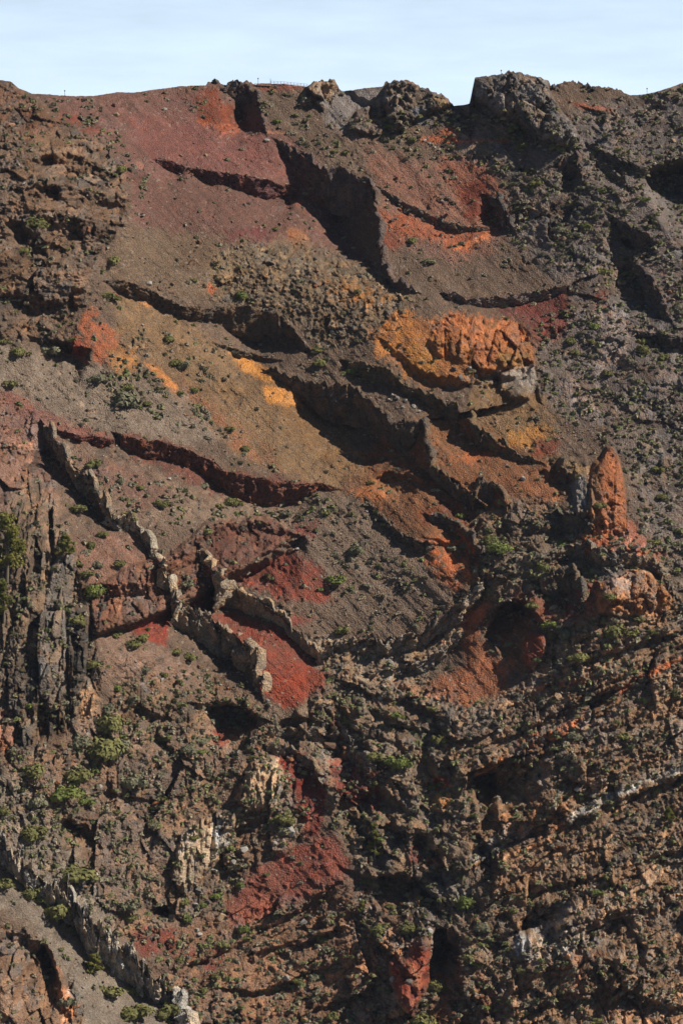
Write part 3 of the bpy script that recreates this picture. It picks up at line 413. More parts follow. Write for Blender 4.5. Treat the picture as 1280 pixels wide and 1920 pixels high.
LAY = [
 (CRAG, (96,76,62), 10), ([(-20,150),(50,172),(120,235),(60,260),(0,240)], (104,70,54), 14, .7),
 (RSLP, (98,87,82), 16), ([(1000,250),(1280,160),(1430,150),(1430,900),(1100,700),(1040,500)], (92,82,80), 30),
 ([(70,178),(300,165),(400,158),(520,240),(600,300),(590,340),(700,500),(560,470),(430,450),(330,440),(250,420),(240,330),(200,270),(130,220)], (106,72,66), 12),
 ([(225,215),(430,225),(540,285),(575,340),(430,328),(280,300)], (114,70,64), 14), ([(250,330),(540,355),(600,430),(480,460),(300,430)], (94,66,58), 14),
 ([(100,205),(130,212),(175,225),(190,250),(160,245),(120,225)], (130,66,52), 6),
 ([(365,188),(385,166),(415,174),(440,205),(458,240),(400,236),(368,226)], (146,72,44), 6), ([(370,225),(420,232),(458,242),(430,250),(380,240)], (165,88,52), 5, .8),
 ([(420,432),(500,430),(515,452),(430,456)], (100,52,54), 5), ([(540,432),(568,430),(575,470),(550,480)], (150,94,56), 5), ([(540,360),(590,372),(580,400),(545,380)], (140,76,50), 6, .8, .0),
 ([(230,430),(420,440),(520,470),(430,560),(300,560),(205,520)], (100,82,66), 16), ([(330,440),(480,470),(440,540),(340,500)], (92,72,56), 14),
 ([(680,265),(760,300),(900,295),(935,350),(955,425),(925,475),(850,495),(760,462),(715,430),(700,330)], (122,86,72), 12),
 ([(820,300),(905,305),(935,345),(940,425),(880,418),(850,360)], (132,78,58), 10), ([(690,290),(760,310),(860,380),(840,415),(760,375),(705,345)], (118,80,66), 10), ([(860,350),(905,330),(930,420),(880,415)], (136,64,46), 8), 
 ([(712,395),(760,400),(860,432),(935,430),(905,455),(870,475),(790,445),(725,440)], (160,84,50), 7), ([(848,470),(870,452),(920,436),(915,447),(880,462)], (205,118,62), 4), ([(715,430),(760,450),(740,470),(712,460)], (140,70,48), 6),
 ([(780,262),(800,255),(860,250),(855,262),(1000,262),(1000,266),(790,268)], (176,92,56), 3), ([(820,245),(850,235),(855,250),(835,262)], (190,98,58), 4, .9), ([(1060,185),(1085,192),(1130,200),(1150,206),(1090,205)], (150,84,62), 4),
 ([(600,180),(640,172),(700,166),(728,170),(735,195),(700,200),(655,215),(645,245),(615,235)], (122,116,116), 8), ([(470,156),(560,158),(575,166),(520,172),(480,168)], (128,72,58), 4),
 ([(500,245),(545,248),(545,252),(500,250)], (150,100,76), 2),
 ([(900,570),(985,555),(1062,540),(1072,590),(1045,640),(1005,645),(980,600)], (124,58,50), 9), ([(1115,540),(1140,550),(1140,580),(1115,575)], (120,58,52), 6), ([(1240,520),(1290,530),(1290,570),(1240,550)], (100,66,62), 8),
 ([(1140,560),(1185,600),(1160,680),(1110,790),(1050,730),(1120,660)], (132,116,112), 16, .8),
 (RUBB, (106,90,72), 14), ([(600,520),(690,530),(740,560),(690,580),(620,560)], (150,98,44), 12, .9, -.05), ([(390,530),(405,540),(398,552),(388,545)], (190,100,55), 3),
 ([(690,622),(765,578),(800,602),(850,590),(980,610),(1002,650),(1000,692),(930,700),(860,722),(800,722),(740,692)], (170,104,48), 8),
 ([(808,615),(850,584),(960,600),(992,632),(940,655),(890,645),(850,640)], (182,106,58), 7, 1, -.3), ([(690,622),(765,578),(790,640),(745,690),(700,665)], (186,116,46), 6, .9, -.1), ([(760,640),(822,660),(822,706),(760,702)], (178,120,46), 6, .8),
 ([(930,660),(990,665),(985,690),(940,688)], (130,98,54), 5), ([(890,640),(935,655),(920,690),(890,680)], (164,96,56), 5), (TUFG, (140,130,122), 4), ([(870,705),(940,700),(930,730),(880,725)], (150,138,126), 6, .8, -.1),
 ([(800,610),(880,680),(880,700),(800,650)], (150,98,52), 8, .5),
 ([(880,700),(1020,740),(1045,800),(1040,870),(960,850),(880,780)], (118,90,60), 10), ([(930,820),(1000,800),(1050,805),(1000,835),(950,840)], (172,116,48), 5), ([(1000,830),(1050,820),(1045,850),(990,862)], (140,68,48), 5),
 ([(800,780),(880,790),(1040,870),(1055,960),(900,1000),(915,1110),(830,1110),(780,1010),(690,950),(645,915),(660,850)], (126,80,48), 12),
 ([(800,730),(900,830),(840,860),(800,800)], (124,84,54), 10), ([(840,860),(880,845),(930,850),(900,872)], (180,98,48), 5, .9), ([(655,925),(690,905),(740,930),(700,935)], (176,104,54), 6), ([(690,890),(760,895),(750,925),(700,920)], (150,96,54), 6),
 ([(930,900),(1020,880),(1050,940),(960,940)], (140,88,58), 12, .8), ([(780,960),(860,930),(890,980),(800,985)], (130,66,44), 10, .8), ([(800,1010),(860,1000),(910,1045),(880,1090),(850,1115),(810,1080),(785,1040)], (178,94,48), 7, 1, -.15),
 ([(210,540),(330,590),(430,660),(560,720),(650,800),(690,880),(632,918),(560,905),(440,850),(330,720),(220,640)], (118,92,64), 14), ([(440,660),(520,700),(640,800),(680,870),(640,900),(560,820)], (116,86,56), 12), ([(330,700),(480,820),(560,890),(460,860),(360,770)], (128,80,56), 10, .7, None, -.1),
 ([(428,662),(470,670),(500,690),(520,718),(480,708),(450,690)], (206,134,46), 4), ([(493,725),(545,728),(570,742),(566,760),(500,756)], (206,134,50), 4), ([(270,678),(300,690),(334,722),(332,740),(300,715)], (206,128,52), 4), ([(200,645),(240,650),(265,690),(240,708),(205,690)], (172,114,50), 7, .9), ([(255,562),(290,572),(280,580)], (196,124,52), 3),
 ([(280,700),(420,790),(470,850),(380,800)], (140,84,52), 9, .6, None, -.05),
 ([(132,668),(150,585),(185,580),(200,610),(225,630),(215,655),(180,688)], (158,86,52), 6, 1, -.15), ([(130,640),(160,640),(150,670),(130,665)], (170,70,48), 5),
 ([(-150,620),(0,640),(200,690),(340,740),(430,825),(330,832),(100,800),(-150,720)], (114,100,88), 14), ([(-60,715),(20,728),(100,780),(235,832),(120,824),(0,765)], (118,72,62), 9), ([(0,790),(60,770),(110,790),(90,830),(0,830)], (110,72,68), 10),
 ([(228,812),(330,832),(420,880),(500,892),(630,912),(560,935),(500,946),(400,925),(250,862)], (104,62,52), 6),
 ([(110,830),(250,865),(400,930),(520,945),(630,920),(760,1060),(700,1170),(590,1060),(560,1000),(400,980),(250,985),(190,940)], (112,92,78), 12), ([(120,840),(260,880),(330,930),(260,960),(180,900)], (104,70,62), 14, .7),
 ([(600,925),(665,925),(860,1120),(830,1140),(700,1190),(590,1130),(560,1000)], (102,86,74), 12), ([(130,1010),(250,1000),(310,1060),(240,1110),(170,1110)], (118,84,70), 10),
 (BAND, (100,66,54), 8), ([(400,990),(550,990),(550,1010),(440,1070),(390,1050)], (84,54,46), 8), ([(200,1110),(320,1090),(320,1130),(240,1165)], (132,98,82), 8, .5),
 ([(240,1184),(322,1142),(314,1214),(280,1200)], (164,62,44), 4), ([(345,1137),(412,1102),(402,1135),(362,1152)], (160,62,46), 4), ([(425,1092),(552,1028),(560,1045),(600,1060),(622,1125),(540,1125),(470,1100)], (148,68,52), 8), ([(552,985),(588,980),(592,1005),(565,1010)], (128,62,54), 6),
 ([(360,1150),(440,1155),(545,1185),(612,1262),(606,1300),(540,1332),(490,1302),(478,1225),(420,1180)], (150,70,52), 6), ([(490,1260),(600,1245),(612,1290),(540,1330),(500,1310)], (172,72,44), 7, .9), ([(510,1170),(560,1195),(570,1215),(520,1195)], (160,56,44), 5), ([(510,1150),(590,1160),(560,1175)], (140,66,54), 5),
 ([(620,1260),(720,1290),(760,1330),(660,1300)], (140,72,52), 10, .8, -.1), (GUL, (124,108,92), 12), ([(700,1270),(800,1290),(880,1320),(800,1320)], (150,92,62), 8, .9, -.1),
 ([(860,1130),(905,1150),(900,1200),(960,1260),(945,1308),(860,1322),(790,1290),(870,1250)], (150,88,56), 8), ([(905,1160),(1000,1150),(985,1240),(960,1262)], (136,88,58), 6), ([(920,1130),(880,1140),(870,1170),(900,1165)], (176,96,58), 5),
 (REDK, (166,76,50), 4), ([(960,1100),(1030,1110),(1080,1160),(1020,1170),(960,1120)], (134,74,52), 9), (MIDR, (108,94,80), 12, .75), ([(1080,985),(1180,1010),(1240,1045),(1100,1020)], (160,88,56), 8), ([(1060,1010),(1110,1005),(1130,1030),(1070,1035)], (184,92,52), 6), ([(1040,1100),(1120,1085),(1115,1150),(1060,1160)], (140,74,52), 7), ([(1120,990),(1180,980),(1240,1040),(1190,1040)], (150,80,56), 8, .9),
 (PINN, (166,98,58), 4), ([(1104,990),(1104,890),(1122,856),(1124,900),(1118,985)], (136,98,62), 4), (BLK, (160,106,66), 4), ([(1112,1150),(1116,1095),(1142,1076),(1140,1150)], (136,88,58), 5), ([(1040,860),(1100,870),(1110,890),(1080,895)], (128,100,66), 7), ([(1066,965),(1070,905),(1090,890),(1102,895),(1102,955),(1090,968)], (118,114,112), 4),
 (COLC, (88,76,66), 8), ([(20,900),(110,900),(150,1050),(110,1060),(60,980)], (126,96,76), 14, .6, 0.), ([(-150,1330),(20,1330),(30,1400),(-150,1430)], (160,96,62), 6, .8), ([(150,1300),(190,1280),(180,1340),(150,1350)], (150,112,80), 6), (LEFTD, (110,82,72), 12),
 (LOWL, (106,84,70), 14), ([(180,1190),(240,1185),(380,1260),(300,1300),(200,1290)], (120,94,80), 12), ([(200,1260),(360,1290),(380,1400),(260,1380)], (98,80,66), 14), ([(-150,1430),(0,1440),(80,1500),(150,1600),(240,1780),(330,1900),(330,2090),(180,2090),(120,1830),(40,1720),(-150,1640)], (110,100,90), 12),
 (BOTT, (112,86,68), 8), ([(100,1800),(130,1850),(165,1930),(120,1920)], (200,128,80), 5, .9, -.1), (CENT, (104,88,74), 14), (BOTM, (112,82,64), 14),
 ([(500,1402),(560,1402),(600,1440),(610,1480),(600,1570),(575,1570),(550,1490),(520,1440)], (132,46,38), 6), ([(620,1340),(700,1430),(720,1470),(712,1520),(640,1500),(610,1440),(640,1400)], (140,52,42), 6, .95), ([(640,1360),(680,1410),(690,1450),(650,1420)], (150,142,132), 4, .8), ([(395,1370),(450,1360),(440,1390),(410,1400)], (150,56,42), 5),
 ([(420,1700),(480,1625),(620,1560),(658,1620),(640,1662),(540,1695),(440,1745)], (126,66,54), 7), ([(520,1600),(610,1570),(645,1630),(560,1660)], (140,72,58), 8, .8), ([(250,1740),(330,1740),(330,1790),(255,1790)], (130,60,48), 6, .9), ([(330,1780),(420,1780),(400,1830)], (146,60,46), 6, .8, 0.),
 ([(440,1500),(470,1430),(520,1420),(532,1470),(515,1510),(470,1520)], (156,132,108), 5), ([(320,1640),(345,1560),(400,1520),(440,1515),(440,1570),(400,1620),(350,1680)], (150,130,108), 6), ([(395,1540),(440,1520),(438,1580),(410,1600)], (128,132,136), 5),
 ([(660,1780),(730,1760),(720,1900),(560,1920),(420,1840),(480,1760)], (120,88,66), 16, .9), (REDB, (150,68,50), 4), ([(806,1500),(830,1482),(845,1490),(842,1516),(810,1520)], (226,146,54), 4), ([(810,1460),(840,1455),(842,1474),(815,1480)], (160,74,52), 4), ([(768,1588),(785,1580),(790,1615),(770,1618)], (150,58,48), 3), ([(800,1610),(825,1612),(820,1630),(805,1625)], (170,80,50), 3),
 (BUTT, (122,98,79), 10), ([(1000,1600),(1280,1480),(1430,1480),(1430,1700),(1000,1760)], (108,88,72), 20, .8), ([(930,1500),(1060,1490),(1040,1590),(950,1600)], (156,108,72), 14, .75, -.05), ([(880,1640),(920,1600),(1000,1600),(960,1680)], (132,104,84), 10, .8),
 ([(890,1458),(905,1440),(950,1410),(945,1425),(900,1455)], (200,118,52), 4), ([(964,1405),(972,1385),(1012,1368),(1015,1395),(980,1412)], (166,96,52), 4), ([(1020,1380),(1100,1330),(1105,1345),(1030,1395)], (170,96,52), 4), ([(1110,1325),(1160,1300),(1160,1312),(1115,1338)], (160,100,54), 4), ([(1150,1290),(1275,1230),(1278,1240),(1160,1300)], (176,92,46), 3), ([(1000,1290),(1100,1270),(1095,1280),(1005,1300)], (170,96,50), 3, .9, -.1),
 ([(1066,1528),(1130,1492),(1210,1458),(1285,1432),(1430,1390),(1430,1402),(1285,1446),(1212,1468),(1135,1506),(1070,1540)], (150,148,146), 3), ([(876,1615),(882,1590),(935,1568),(1000,1560),(940,1590),(890,1620)], (132,130,132), 4), 
 ([(980,1710),(1060,1690),(1100,1760),(1040,1800),(990,1800)], (126,120,114), 12, .7, -.1), ([(1030,1800),(1120,1780),(1110,1850),(1040,1850)], (150,100,72), 10, .8, -.05), ([(1100,1860),(1280,1870),(1280,1960),(1080,1960)], (130,98,76), 14, .9), ([(962,1740),(990,1760),(985,1800),(965,1790)], (140,146,156), 5, .9),
 (SUMM, (98,92,90), 5), ([(940,165),(1000,190),(985,220),(950,200)], (112,104,98), 6, .6), (RIMC, (112,98,88), 5), (RIMD, (94,82,74), 5), ([(810,180),(845,192),(830,205)], (150,124,76), 5, .8), (RIMG, (92,78,72), 5), ([(775,205),(800,195),(805,240),(780,235)], (100,104,112), 5),
]
for q in LAY: paint(*q)
# single blocks differ; some lichen-grey, some tan; streaks of washed fines on scree
g = 1+.16*nA+.18*nB+scr*.24*nC
COLR *= (np.clip(CV, .35, 2.1)*g)[..., None]
grey = COLR.mean(-1, keepdims=True)*np.array([1.02, 1.0, .97])
tn = np.clip(TN, -.3, .3)[..., None]
COLR = np.where(tn > 0, COLR*(1-np.minimum(tn*2.2, .8))+grey*np.array([.94, 1., 1.08])*np.minimum(tn*2.2, .8), COLR*(1-tn*np.array([1.1, .3, -.6])))
warm = (rough*sst(.05, .5, fbm(X/7, Z/7, 81, 4))*sst(900, 1200, VV))[..., None]; COLR = COLR*(1-.45*warm)+lin((146, 110, 78))*.45*warm
bed = zb*np.clip(st, -1, 1)*.16; COLR *= (1+bed)[..., None]
# pale stones on scree
lev, cvs, gp = facet(X/.75, Z/.6, 301)
dens = sst(-.25, .5, fbm(X/9, Z/9, 302, 3))
pst = scr*((cvs > .992-.075*dens**2) & (gp > .1)); COLR = np.where((pst > .4)[..., None], COLR*.45+lin((140, 126, 116))*.55, COLR)
lum = COLR@np.array([.3, .55, .15]); COLR = COLR*.86+lum[..., None]*.14*np.array([1.15, 1., .82]); COLR *= np.array([1.0, .965, .92])*(1+.12*rough)[..., None]
COLR = np.clip(COLR, .004, .6)
print('colour', time.time()-T0)

# ------------------------------------------------------------------ materials
def earth_mat(name, rough=.95, bump=.9, scale=1.5):
    m = bpy.data.materials.new(name); m.use_nodes = True; t = m.node_tree; b = t.nodes['Principled BSDF']; l = t.links.new
    b.inputs['Roughness'].default_value = rough; b.inputs['Specular IOR Level'].default_value = .12
    a = N(t, 'ShaderNodeAttribute', attribute_name='Col'); g = N(t, 'ShaderNodeNewGeometry')
    n1 = N(t, 'ShaderNodeTexNoise'); n1.inputs['Scale'].default_value = scale; n1.inputs['Detail'].default_value = 5; n1.inputs['Roughness'].default_value = .65
    v1 = N(t, 'ShaderNodeTexVoronoi'); v1.inputs['Scale'].default_value = scale*1.1
    r = N(t, 'ShaderNodeMapRange'); r.inputs['From Min'].default_value = .3; r.inputs['From Max'].default_value = .7; r.inputs['To Min'].default_value = .5; r.inputs['To Max'].default_value = 1.5
    mu = N(t, 'ShaderNodeMix', data_type='RGBA', blend_type='MULTIPLY'); mu.inputs[0].default_value = 1
    ad = N(t, 'ShaderNodeMath', operation='ADD'); bp = N(t, 'ShaderNodeBump'); bp.inputs['Strength'].default_value = bump; bp.inputs['Distance'].default_value = .5
    l(g.outputs['Position'], n1.inputs['Vector']); l(g.outputs['Position'], v1.inputs['Vector']); l(n1.outputs['Fac'], r.inputs['Value'])
    l(a.outputs['Color'], mu.inputs[6]); l(r.outputs[0], mu.inputs[7]); l(mu.outputs[2], b.inputs['Base Color'])
    l(n1.outputs['Fac'], ad.inputs[0]); l(v1.outputs['Distance'], ad.inputs[1]); l(ad.outputs[0], bp.inputs['Height']); l(bp.outputs[0], b.inputs['Normal'])
    return m
M_ROCK = earth_mat('volcanic_rock')
def mesh_np(name, verts, faces, cols=None, mat=None, smooth=False):
    me = bpy.data.meshes.new(name); verts = np.asarray(verts, np.float32); faces = np.asarray(faces, np.int32); k = faces.shape[1]
    me.vertices.add(len(verts)); me.vertices.foreach_set('co', verts.ravel())
    me.loops.add(faces.size); me.loops.foreach_set('vertex_index', faces.ravel())
    me.polygons.add(len(faces)); me.polygons.foreach_set('loop_start', np.arange(0, faces.size, k, dtype=np.int32))
    if smooth: me.polygons.foreach_set('use_smooth', np.ones(len(faces), bool))
    if cols is not None:
        c4 = np.ones((len(verts), 4), np.float32); c4[:, :3] = cols
        at_ = me.attributes.new('Col', 'FLOAT_COLOR', 'POINT'); at_.data.foreach_set('color', c4.ravel())
    me.update(calc_edges=True)
    if mat: me.materials.append(mat)
    return me
def link(name, me, label=None, cat=None, group=None, kind=None, parent=None):
    o = bpy.data.objects.new(name, me); COL.objects.link(o)
    if label: o['label'] = label
    if cat: o['category'] = cat
    if group: o['group'] = group
    if kind: o['kind'] = kind
    if parent: o.parent = parent
    return o

# ------------------------------------------------------------------ the ground and its cliffs as objects
BACK = [(4, -.4), (12, -1.5), (30, -5), (70, -14), (160, -40), (400, -120)]     # the far side behind the rim
rows = [PT[0]+np.array([0, a, b]) for a, b in BACK]
ALL = np.concatenate([np.stack(rows[::-1]), PT], 0); nb = len(BACK)
CALL = np.concatenate([np.repeat(COLR[:1], nb, 0), COLR], 0)
AR, AC = ALL.shape[:2]
idx = np.arange(AR*AC).reshape(AR, AC)
quads = np.stack([idx[:-1, :-1], idx[1:, :-1], idx[1:, 1:], idx[:-1, 1:]], -1).reshape(-1, 4)
lab = np.zeros((NV, NU), np.int32)
def OB(*a): return a
PIECES = [
 OB('rock_crag', CRAG, 'brown jagged crag jutting out high on the left', 'crag'),
 OB('columnar_cliff', COLC, 'dark grey columnar cliff at the left edge with pines on top', 'cliff'),
 OB('cliff_buttress', BUTT, 'dark brown layered cliff filling the lower right', 'cliff'),
 OB('cliff_band', BAND, 'reddish-brown fluted cliff band above the bright red wedges', 'cliff'),
 OB('corner_cliff', BOTT, 'brown columnar rock in the bottom left corner', 'cliff'),
 OB('rock_outcrop', TUFF, 'bright orange pocked tuff outcrop', 'outcrop'),
 OB('rock_outcrop', TUFG, 'pale grey jointed rock below the orange tuff', 'outcrop'),
 OB('rock_pinnacle', PINN, 'tall orange pinnacle with pointed top', 'pinnacle'),
 OB('rock_block', BLK, 'broad orange-brown banded tuff block at the right', 'outcrop'),
 OB('red_boulder', REDB, 'huge smooth dark red boulder near the bottom', 'boulder'),
 OB('red_boulder', REDK, 'red rock knob beside the dark hollow', 'boulder'),
 OB('summit_crag', SUMM, 'dark flat-topped crag, the highest on the skyline', 'crag'),
 OB('summit_crag', RIMC, 'tan toothed crag on the rim beside the railing', 'crag'),
 OB('summit_crag', RIMD, 'dark jagged crag on the rim right of the grey ash patch', 'crag'),
 OB('summit_crag', RIMG, 'rounded dark rock under the grey ash patch', 'crag'),
 OB('rock_outcrop', [(132,668),(150,585),(185,580),(200,610),(225,630),(215,655),(180,688)], 'small orange-red outcrop below the brown crag', 'outcrop'),
 OB('rock_columns', [(440,1500),(470,1430),(520,1420),(532,1470),(515,1510),(470,1520)], 'pale tan upright columns, upper of two fans', 'outcrop'),
 OB('rock_columns', [(320,1640),(345,1560),(400,1520),(440,1515),(440,1570),(400,1620),(350,1680)], 'pale tan slanting columns, lower of two fans', 'outcrop'),
 OB('rock_columns', [(1074,965),(1078,905),(1102,888),(1118,895),(1118,955),(1100,968)], 'pale grey upright columns left of the orange pinnacle', 'outcrop'),
]
for i, (n, p, l, c) in enumerate(PIECES): lab[inpoly(UU+wu*.4, VV+wv*.4, p)] = i+1
qlab = np.zeros((AR-1, AC-1), np.int32); qlab[nb:] = lab[:-1, :-1]
qlab = qlab.ravel()
fv = ALL.reshape(-1, 3); fc = CALL.reshape(-1, 3)
for i in range(len(PIECES)+1):
    f = quads[qlab == i]
    if not len(f): continue
    u_, inv = np.unique(f, return_inverse=True)
    nm = 'hillside' if i == 0 else PIECES[i-1][0]
    me = mesh_np(nm, fv[u_], inv.reshape(-1, 4), fc[u_], M_ROCK)
    if i == 0: link(nm, me, 'steep scree and rock slope of the crater wall', kind='structure')
    else: link(nm, me, PIECES[i-1][2], PIECES[i-1][3], 'cliffs and outcrops of the crater wall')
print('ground', time.time()-T0)

# ------------------------------------------------------------------ dikes: upright walls of jointed rock along each crest
rs = np.random.RandomState(7)
def smooth1(a, k):
    w_ = np.ones(2*k+1)/(2*k+1); p = np.pad(a, ((k, k), (0, 0)), mode='edge'); return np.stack([np.convolve(p[:, i], w_, 'valid') for i in range(a.shape[1])], 1)
def build_dike(q, seed):
    P = np.array(q['pts'], float); seg = np.hypot(*np.diff(P[:, :2], axis=0).T); cs = np.r_[0, np.cumsum(seg)]
    n = max(8, int(cs[-1]/2.6)); s = np.linspace(0, cs[-1], n)
    u = np.interp(s, cs, P[:, 0]); v = np.interp(s, cs, P[:, 1]); ww = np.interp(s, cs, P[:, 2])
    G = np.minimum.reduce([at(u+a, v+b)[:, 1] for a in (-2, 0, 2) for b in (-3, -1)])
    pts = ray(u, v, G); pts[:, 1] = smooth1(pts[:, 1:2], 4)[:, 0]
    pts = ray(u, v, pts[:, 1])
    Tn = np.gradient(smooth1(pts, 3), axis=0); Tn /= np.linalg.norm(Tn, axis=1, keepdims=True)+1e-9
    A = np.cross(Tn, np.array([0, 0, 1.])); A /= np.linalg.norm(A, axis=1, keepdims=True)+1e-9
    A = np.where((A[:, 1:2] > 0), -A, A)                 # outwards, the side that falls away
    A = smooth1(A, 3); A /= np.linalg.norm(A, axis=1, keepdims=True)+1e-9
    sm = s/5.0
    taper = np.clip(np.minimum(s, cs[-1]-s)/14, .15, 1)
    l1, c1, g1 = facet(sm/2.9, sm*0+.5, seed); l2, c2, g2 = facet(sm/1.1, sm*0+.5, seed+1); l3 = perlin(sm/9, sm*0+.3, seed+9)
    top = q['prot']*taper*(.55+1.5*l1+.9*l2+.8*l3)
    low = -(ww/5*1.2*q['face']+2.0)
    th = q['thick']*taper*(1+.5*l1)
    prof = []; R = 22
    for r in range(R):                                    # front face, foot to crest, leaning out a little at the top
        f = r/(R-1); z = low+(top-low)*f
        prof.append((.5-(.22 if q['col'][0] < 112 else .30)*(top-z)-1.6*(1-f)**3, z))
    prof += [(-.35*th, top+.25*l2), (-.8*th, top*.85-.1-.3*c2), (-th, top*.3-.6), (-th*1.1, low*.5-1.5)]
    K = len(prof); vv = np.zeros((n, K, 3)); cc = np.zeros((n, K, 3)); base = lin(q['col'])*(1.25 if q['col'][0] < 105 else 1.05)
    for k, (a, z) in enumerate(prof):
        wz = z+.8*perlin(sm/4, z/4, seed+7)
        lv, cv, gp = facet(sm/2.3, wz/3.0+seed*3.1, seed+2); lv2, cv2, gp2 = facet(sm/.95, wz/1.1, seed+3); lv3, _, _ = facet(sm/6, wz/9, seed+4)
        amp = (1.0 if k < R else .7)*(1.7 if q['thick'] >= 3 else 1.0)
        off = a+amp*(1.5*lv+.7*lv2+1.8*lv3-.45*np.clip(1-gp/.15, 0, 1)-.2*np.clip(1-gp2/.15, 0, 1))*taper
        vv[:, k] = pts+A*off[:, None]+np.array([0, 0, 1.])*z[:, None]+Tn*(.5*lv2+.25*(rs.rand(n)-.5))[:, None]
        hue = np.where((cv > .6)[:, None], base*np.array([1.15, .98, .80]), base)
        cc[:, k] = hue*(.6+.35*cv+.35*cv2)[:, None]
    ii = np.arange(n*K).reshape(n, K)
    fq = np.stack([ii[:-1, :-1], ii[1:, :-1], ii[1:, 1:], ii[:-1, 1:]], -1).reshape(-1, 4)
    caps = []
    me = mesh_np(q['name'], vv.reshape(-1, 3), fq, np.clip(cc.reshape(-1, 3), .005, .8), M_ROCK)
    link(q['name'], me, q['label'], q['cat'], 'dikes and ledges on the crater wall')
for i, q in enumerate(DK):
  if q['slab']: build_dike(q, 400+i*11)
print('dikes', time.time()-T0)
HAZE = True
if HAZE:      # thin blue air between the far rim and the eye
    v_ = np.array([(x, y, z) for x in (-700, 700) for y in (-1460, 720) for z in (-420, 240)], float)
    hm = bpy.data.materials.new('air'); hm.use_nodes = True; t = hm.node_tree; t.nodes.clear(); pv = N(t, 'ShaderNodeVolumePrincipled'); pv.inputs['Color'].default_value = (.62, .76, 1, 1); pv.inputs['Density'].default_value = 1.0e-5; mo = N(t, 'ShaderNodeOutputMaterial'); t.links.new(pv.outputs[0], mo.inputs['Volume'])
    link('haze', mesh_np('haze', v_, [(0, 1, 3, 2), (4, 6, 7, 5), (0, 4, 5, 1), (2, 3, 7, 6), (0, 2, 6, 4), (1, 5, 7, 3)], None, hm), 'thin blue haze in the air of the crater', kind='stuff')

# ------------------------------------------------------------------ plants, boulders and small things
R_ = random.Random(11)
def leaf_mat(name, c1, c2, rnd_by='obj'):
    m = bpy.data.materials.new(name); m.use_nodes = True; t = m.node_tree; b = t.nodes['Principled BSDF']; l = t.links.new
    b.inputs['Roughness'].default_value = .8; b.inputs['Specular IOR Level'].default_value = .15
    oi = N(t, 'ShaderNodeObjectInfo'); g = N(t, 'ShaderNodeNewGeometry'); n = N(t, 'ShaderNodeTexNoise'); n.inputs['Scale'].default_value = 1.1; n.inputs['Detail'].default_value = 3
    a = N(t, 'ShaderNodeMath', operation='MULTIPLY_ADD'); a.inputs[1].default_value = .55; mx = N(t, 'ShaderNodeMix', data_type='RGBA'); mx.inputs[6].default_value = (*[k*.86 for k in c1], 1); mx.inputs[7].default_value = (*[k*.84 for k in c2], 1)
    l(g.outputs['Position'], n.inputs['Vector']); l(n.outputs['Fac'], a.inputs[0])
    s = N(t, 'ShaderNodeMath', operation='MULTIPLY_ADD'); s.inputs[1].default_value = .5; s.inputs[2].default_value = -.02
    l(oi.outputs['Random'], s.inputs[0]); l(s.outputs[0], a.inputs[2]); l(a.outputs[0], mx.inputs[0]); l(mx.outputs[2], b.inputs['Base Color'])
    return m
M_LEAF = {'olive green': leaf_mat('leaf_olive', (.095, .092, .030), (.235, .215, .075)), 'grey-green': leaf_mat('leaf_grey', (.115, .110, .064), (.24, .22, .135)), 'bright green': leaf_mat('leaf_bright', (.085, .105, .024), (.20, .22, .058)),
          'brownish': leaf_mat('leaf_brown', (.105, .082, .048), (.21, .165, .10))}
M_PINE = leaf_mat('pine_needles', (.075, .080, .016), (.20, .175, .036))
def plain(name, c, rough=.85):
    m = bpy.data.materials.new(name); m.use_nodes = True; t = m.node_tree; b = t.nodes['Principled BSDF']; b.inputs['Roughness'].default_value = rough
    n = N(t, 'ShaderNodeTexNoise'); n.inputs['Scale'].default_value = 6; mx = N(t, 'ShaderNodeMix', data_type='RGBA'); mx.inputs[6].default_value = (*[k*.75 for k in c], 1); mx.inputs[7].default_value = (*[k*1.2 for k in c], 1)
    t.links.new(n.outputs['Fac'], mx.inputs[0]); t.links.new(mx.outputs[2], b.inputs['Base Color']); return m
M_BARK = plain('bark', (.11, .085, .06)); M_WOOD = plain('weathered_wood', (.20, .14, .10)); M_STEEL = plain('dark_metal', (.05, .05, .055), .5)

def leaf_cloud(rg, clumps, per, size):
    """leaf-sized triangles spread through the shells of several clumps; unit plant about 1 wide"""
    V_ = []; n = 0
    for cx, cy, cz, r in clumps:
        d = rg.normal(size=(per, 3)); d[:, 2] = np.abs(d[:, 2])*.9-.15; d /= np.linalg.norm(d, axis=1, keepdims=True)
        rad = r*(.72+.36*rg.rand(per)); c = np.array([cx, cy, cz])+d*rad[:, None]
        t1 = np.cross(d, rg.normal(size=(per, 3))); t1 /= np.linalg.norm(t1, axis=1, keepdims=True); t2 = np.cross(d, t1)+d*(rg.rand(per, 1)-.3)*1.2
        s = size*(.6+.8*rg.rand(per, 1))
        V_.append(np.stack([c-t1*s*.6-t2*s*.4, c+t1*s*.6-t2*s*.4, c+t2*s*.9], 1).reshape(-1, 3))
    v = np.concatenate(V_); return v, np.arange(len(v)).reshape(-1, 3)
def shrub_mesh(seed, nc, per, size, name):
    rg = np.random.RandomState(seed); cl = [(0, 0, .16, .27)]
    for i in range(nc):
        a = rg.rand()*6.28; q = .12+.26*rg.rand(); cl.append((math.cos(a)*q, math.sin(a)*q, .05+.2*rg.rand(), .13+.13*rg.rand()))
    v, f = leaf_cloud(rg, cl, per, size); return mesh_np(name, v, f)
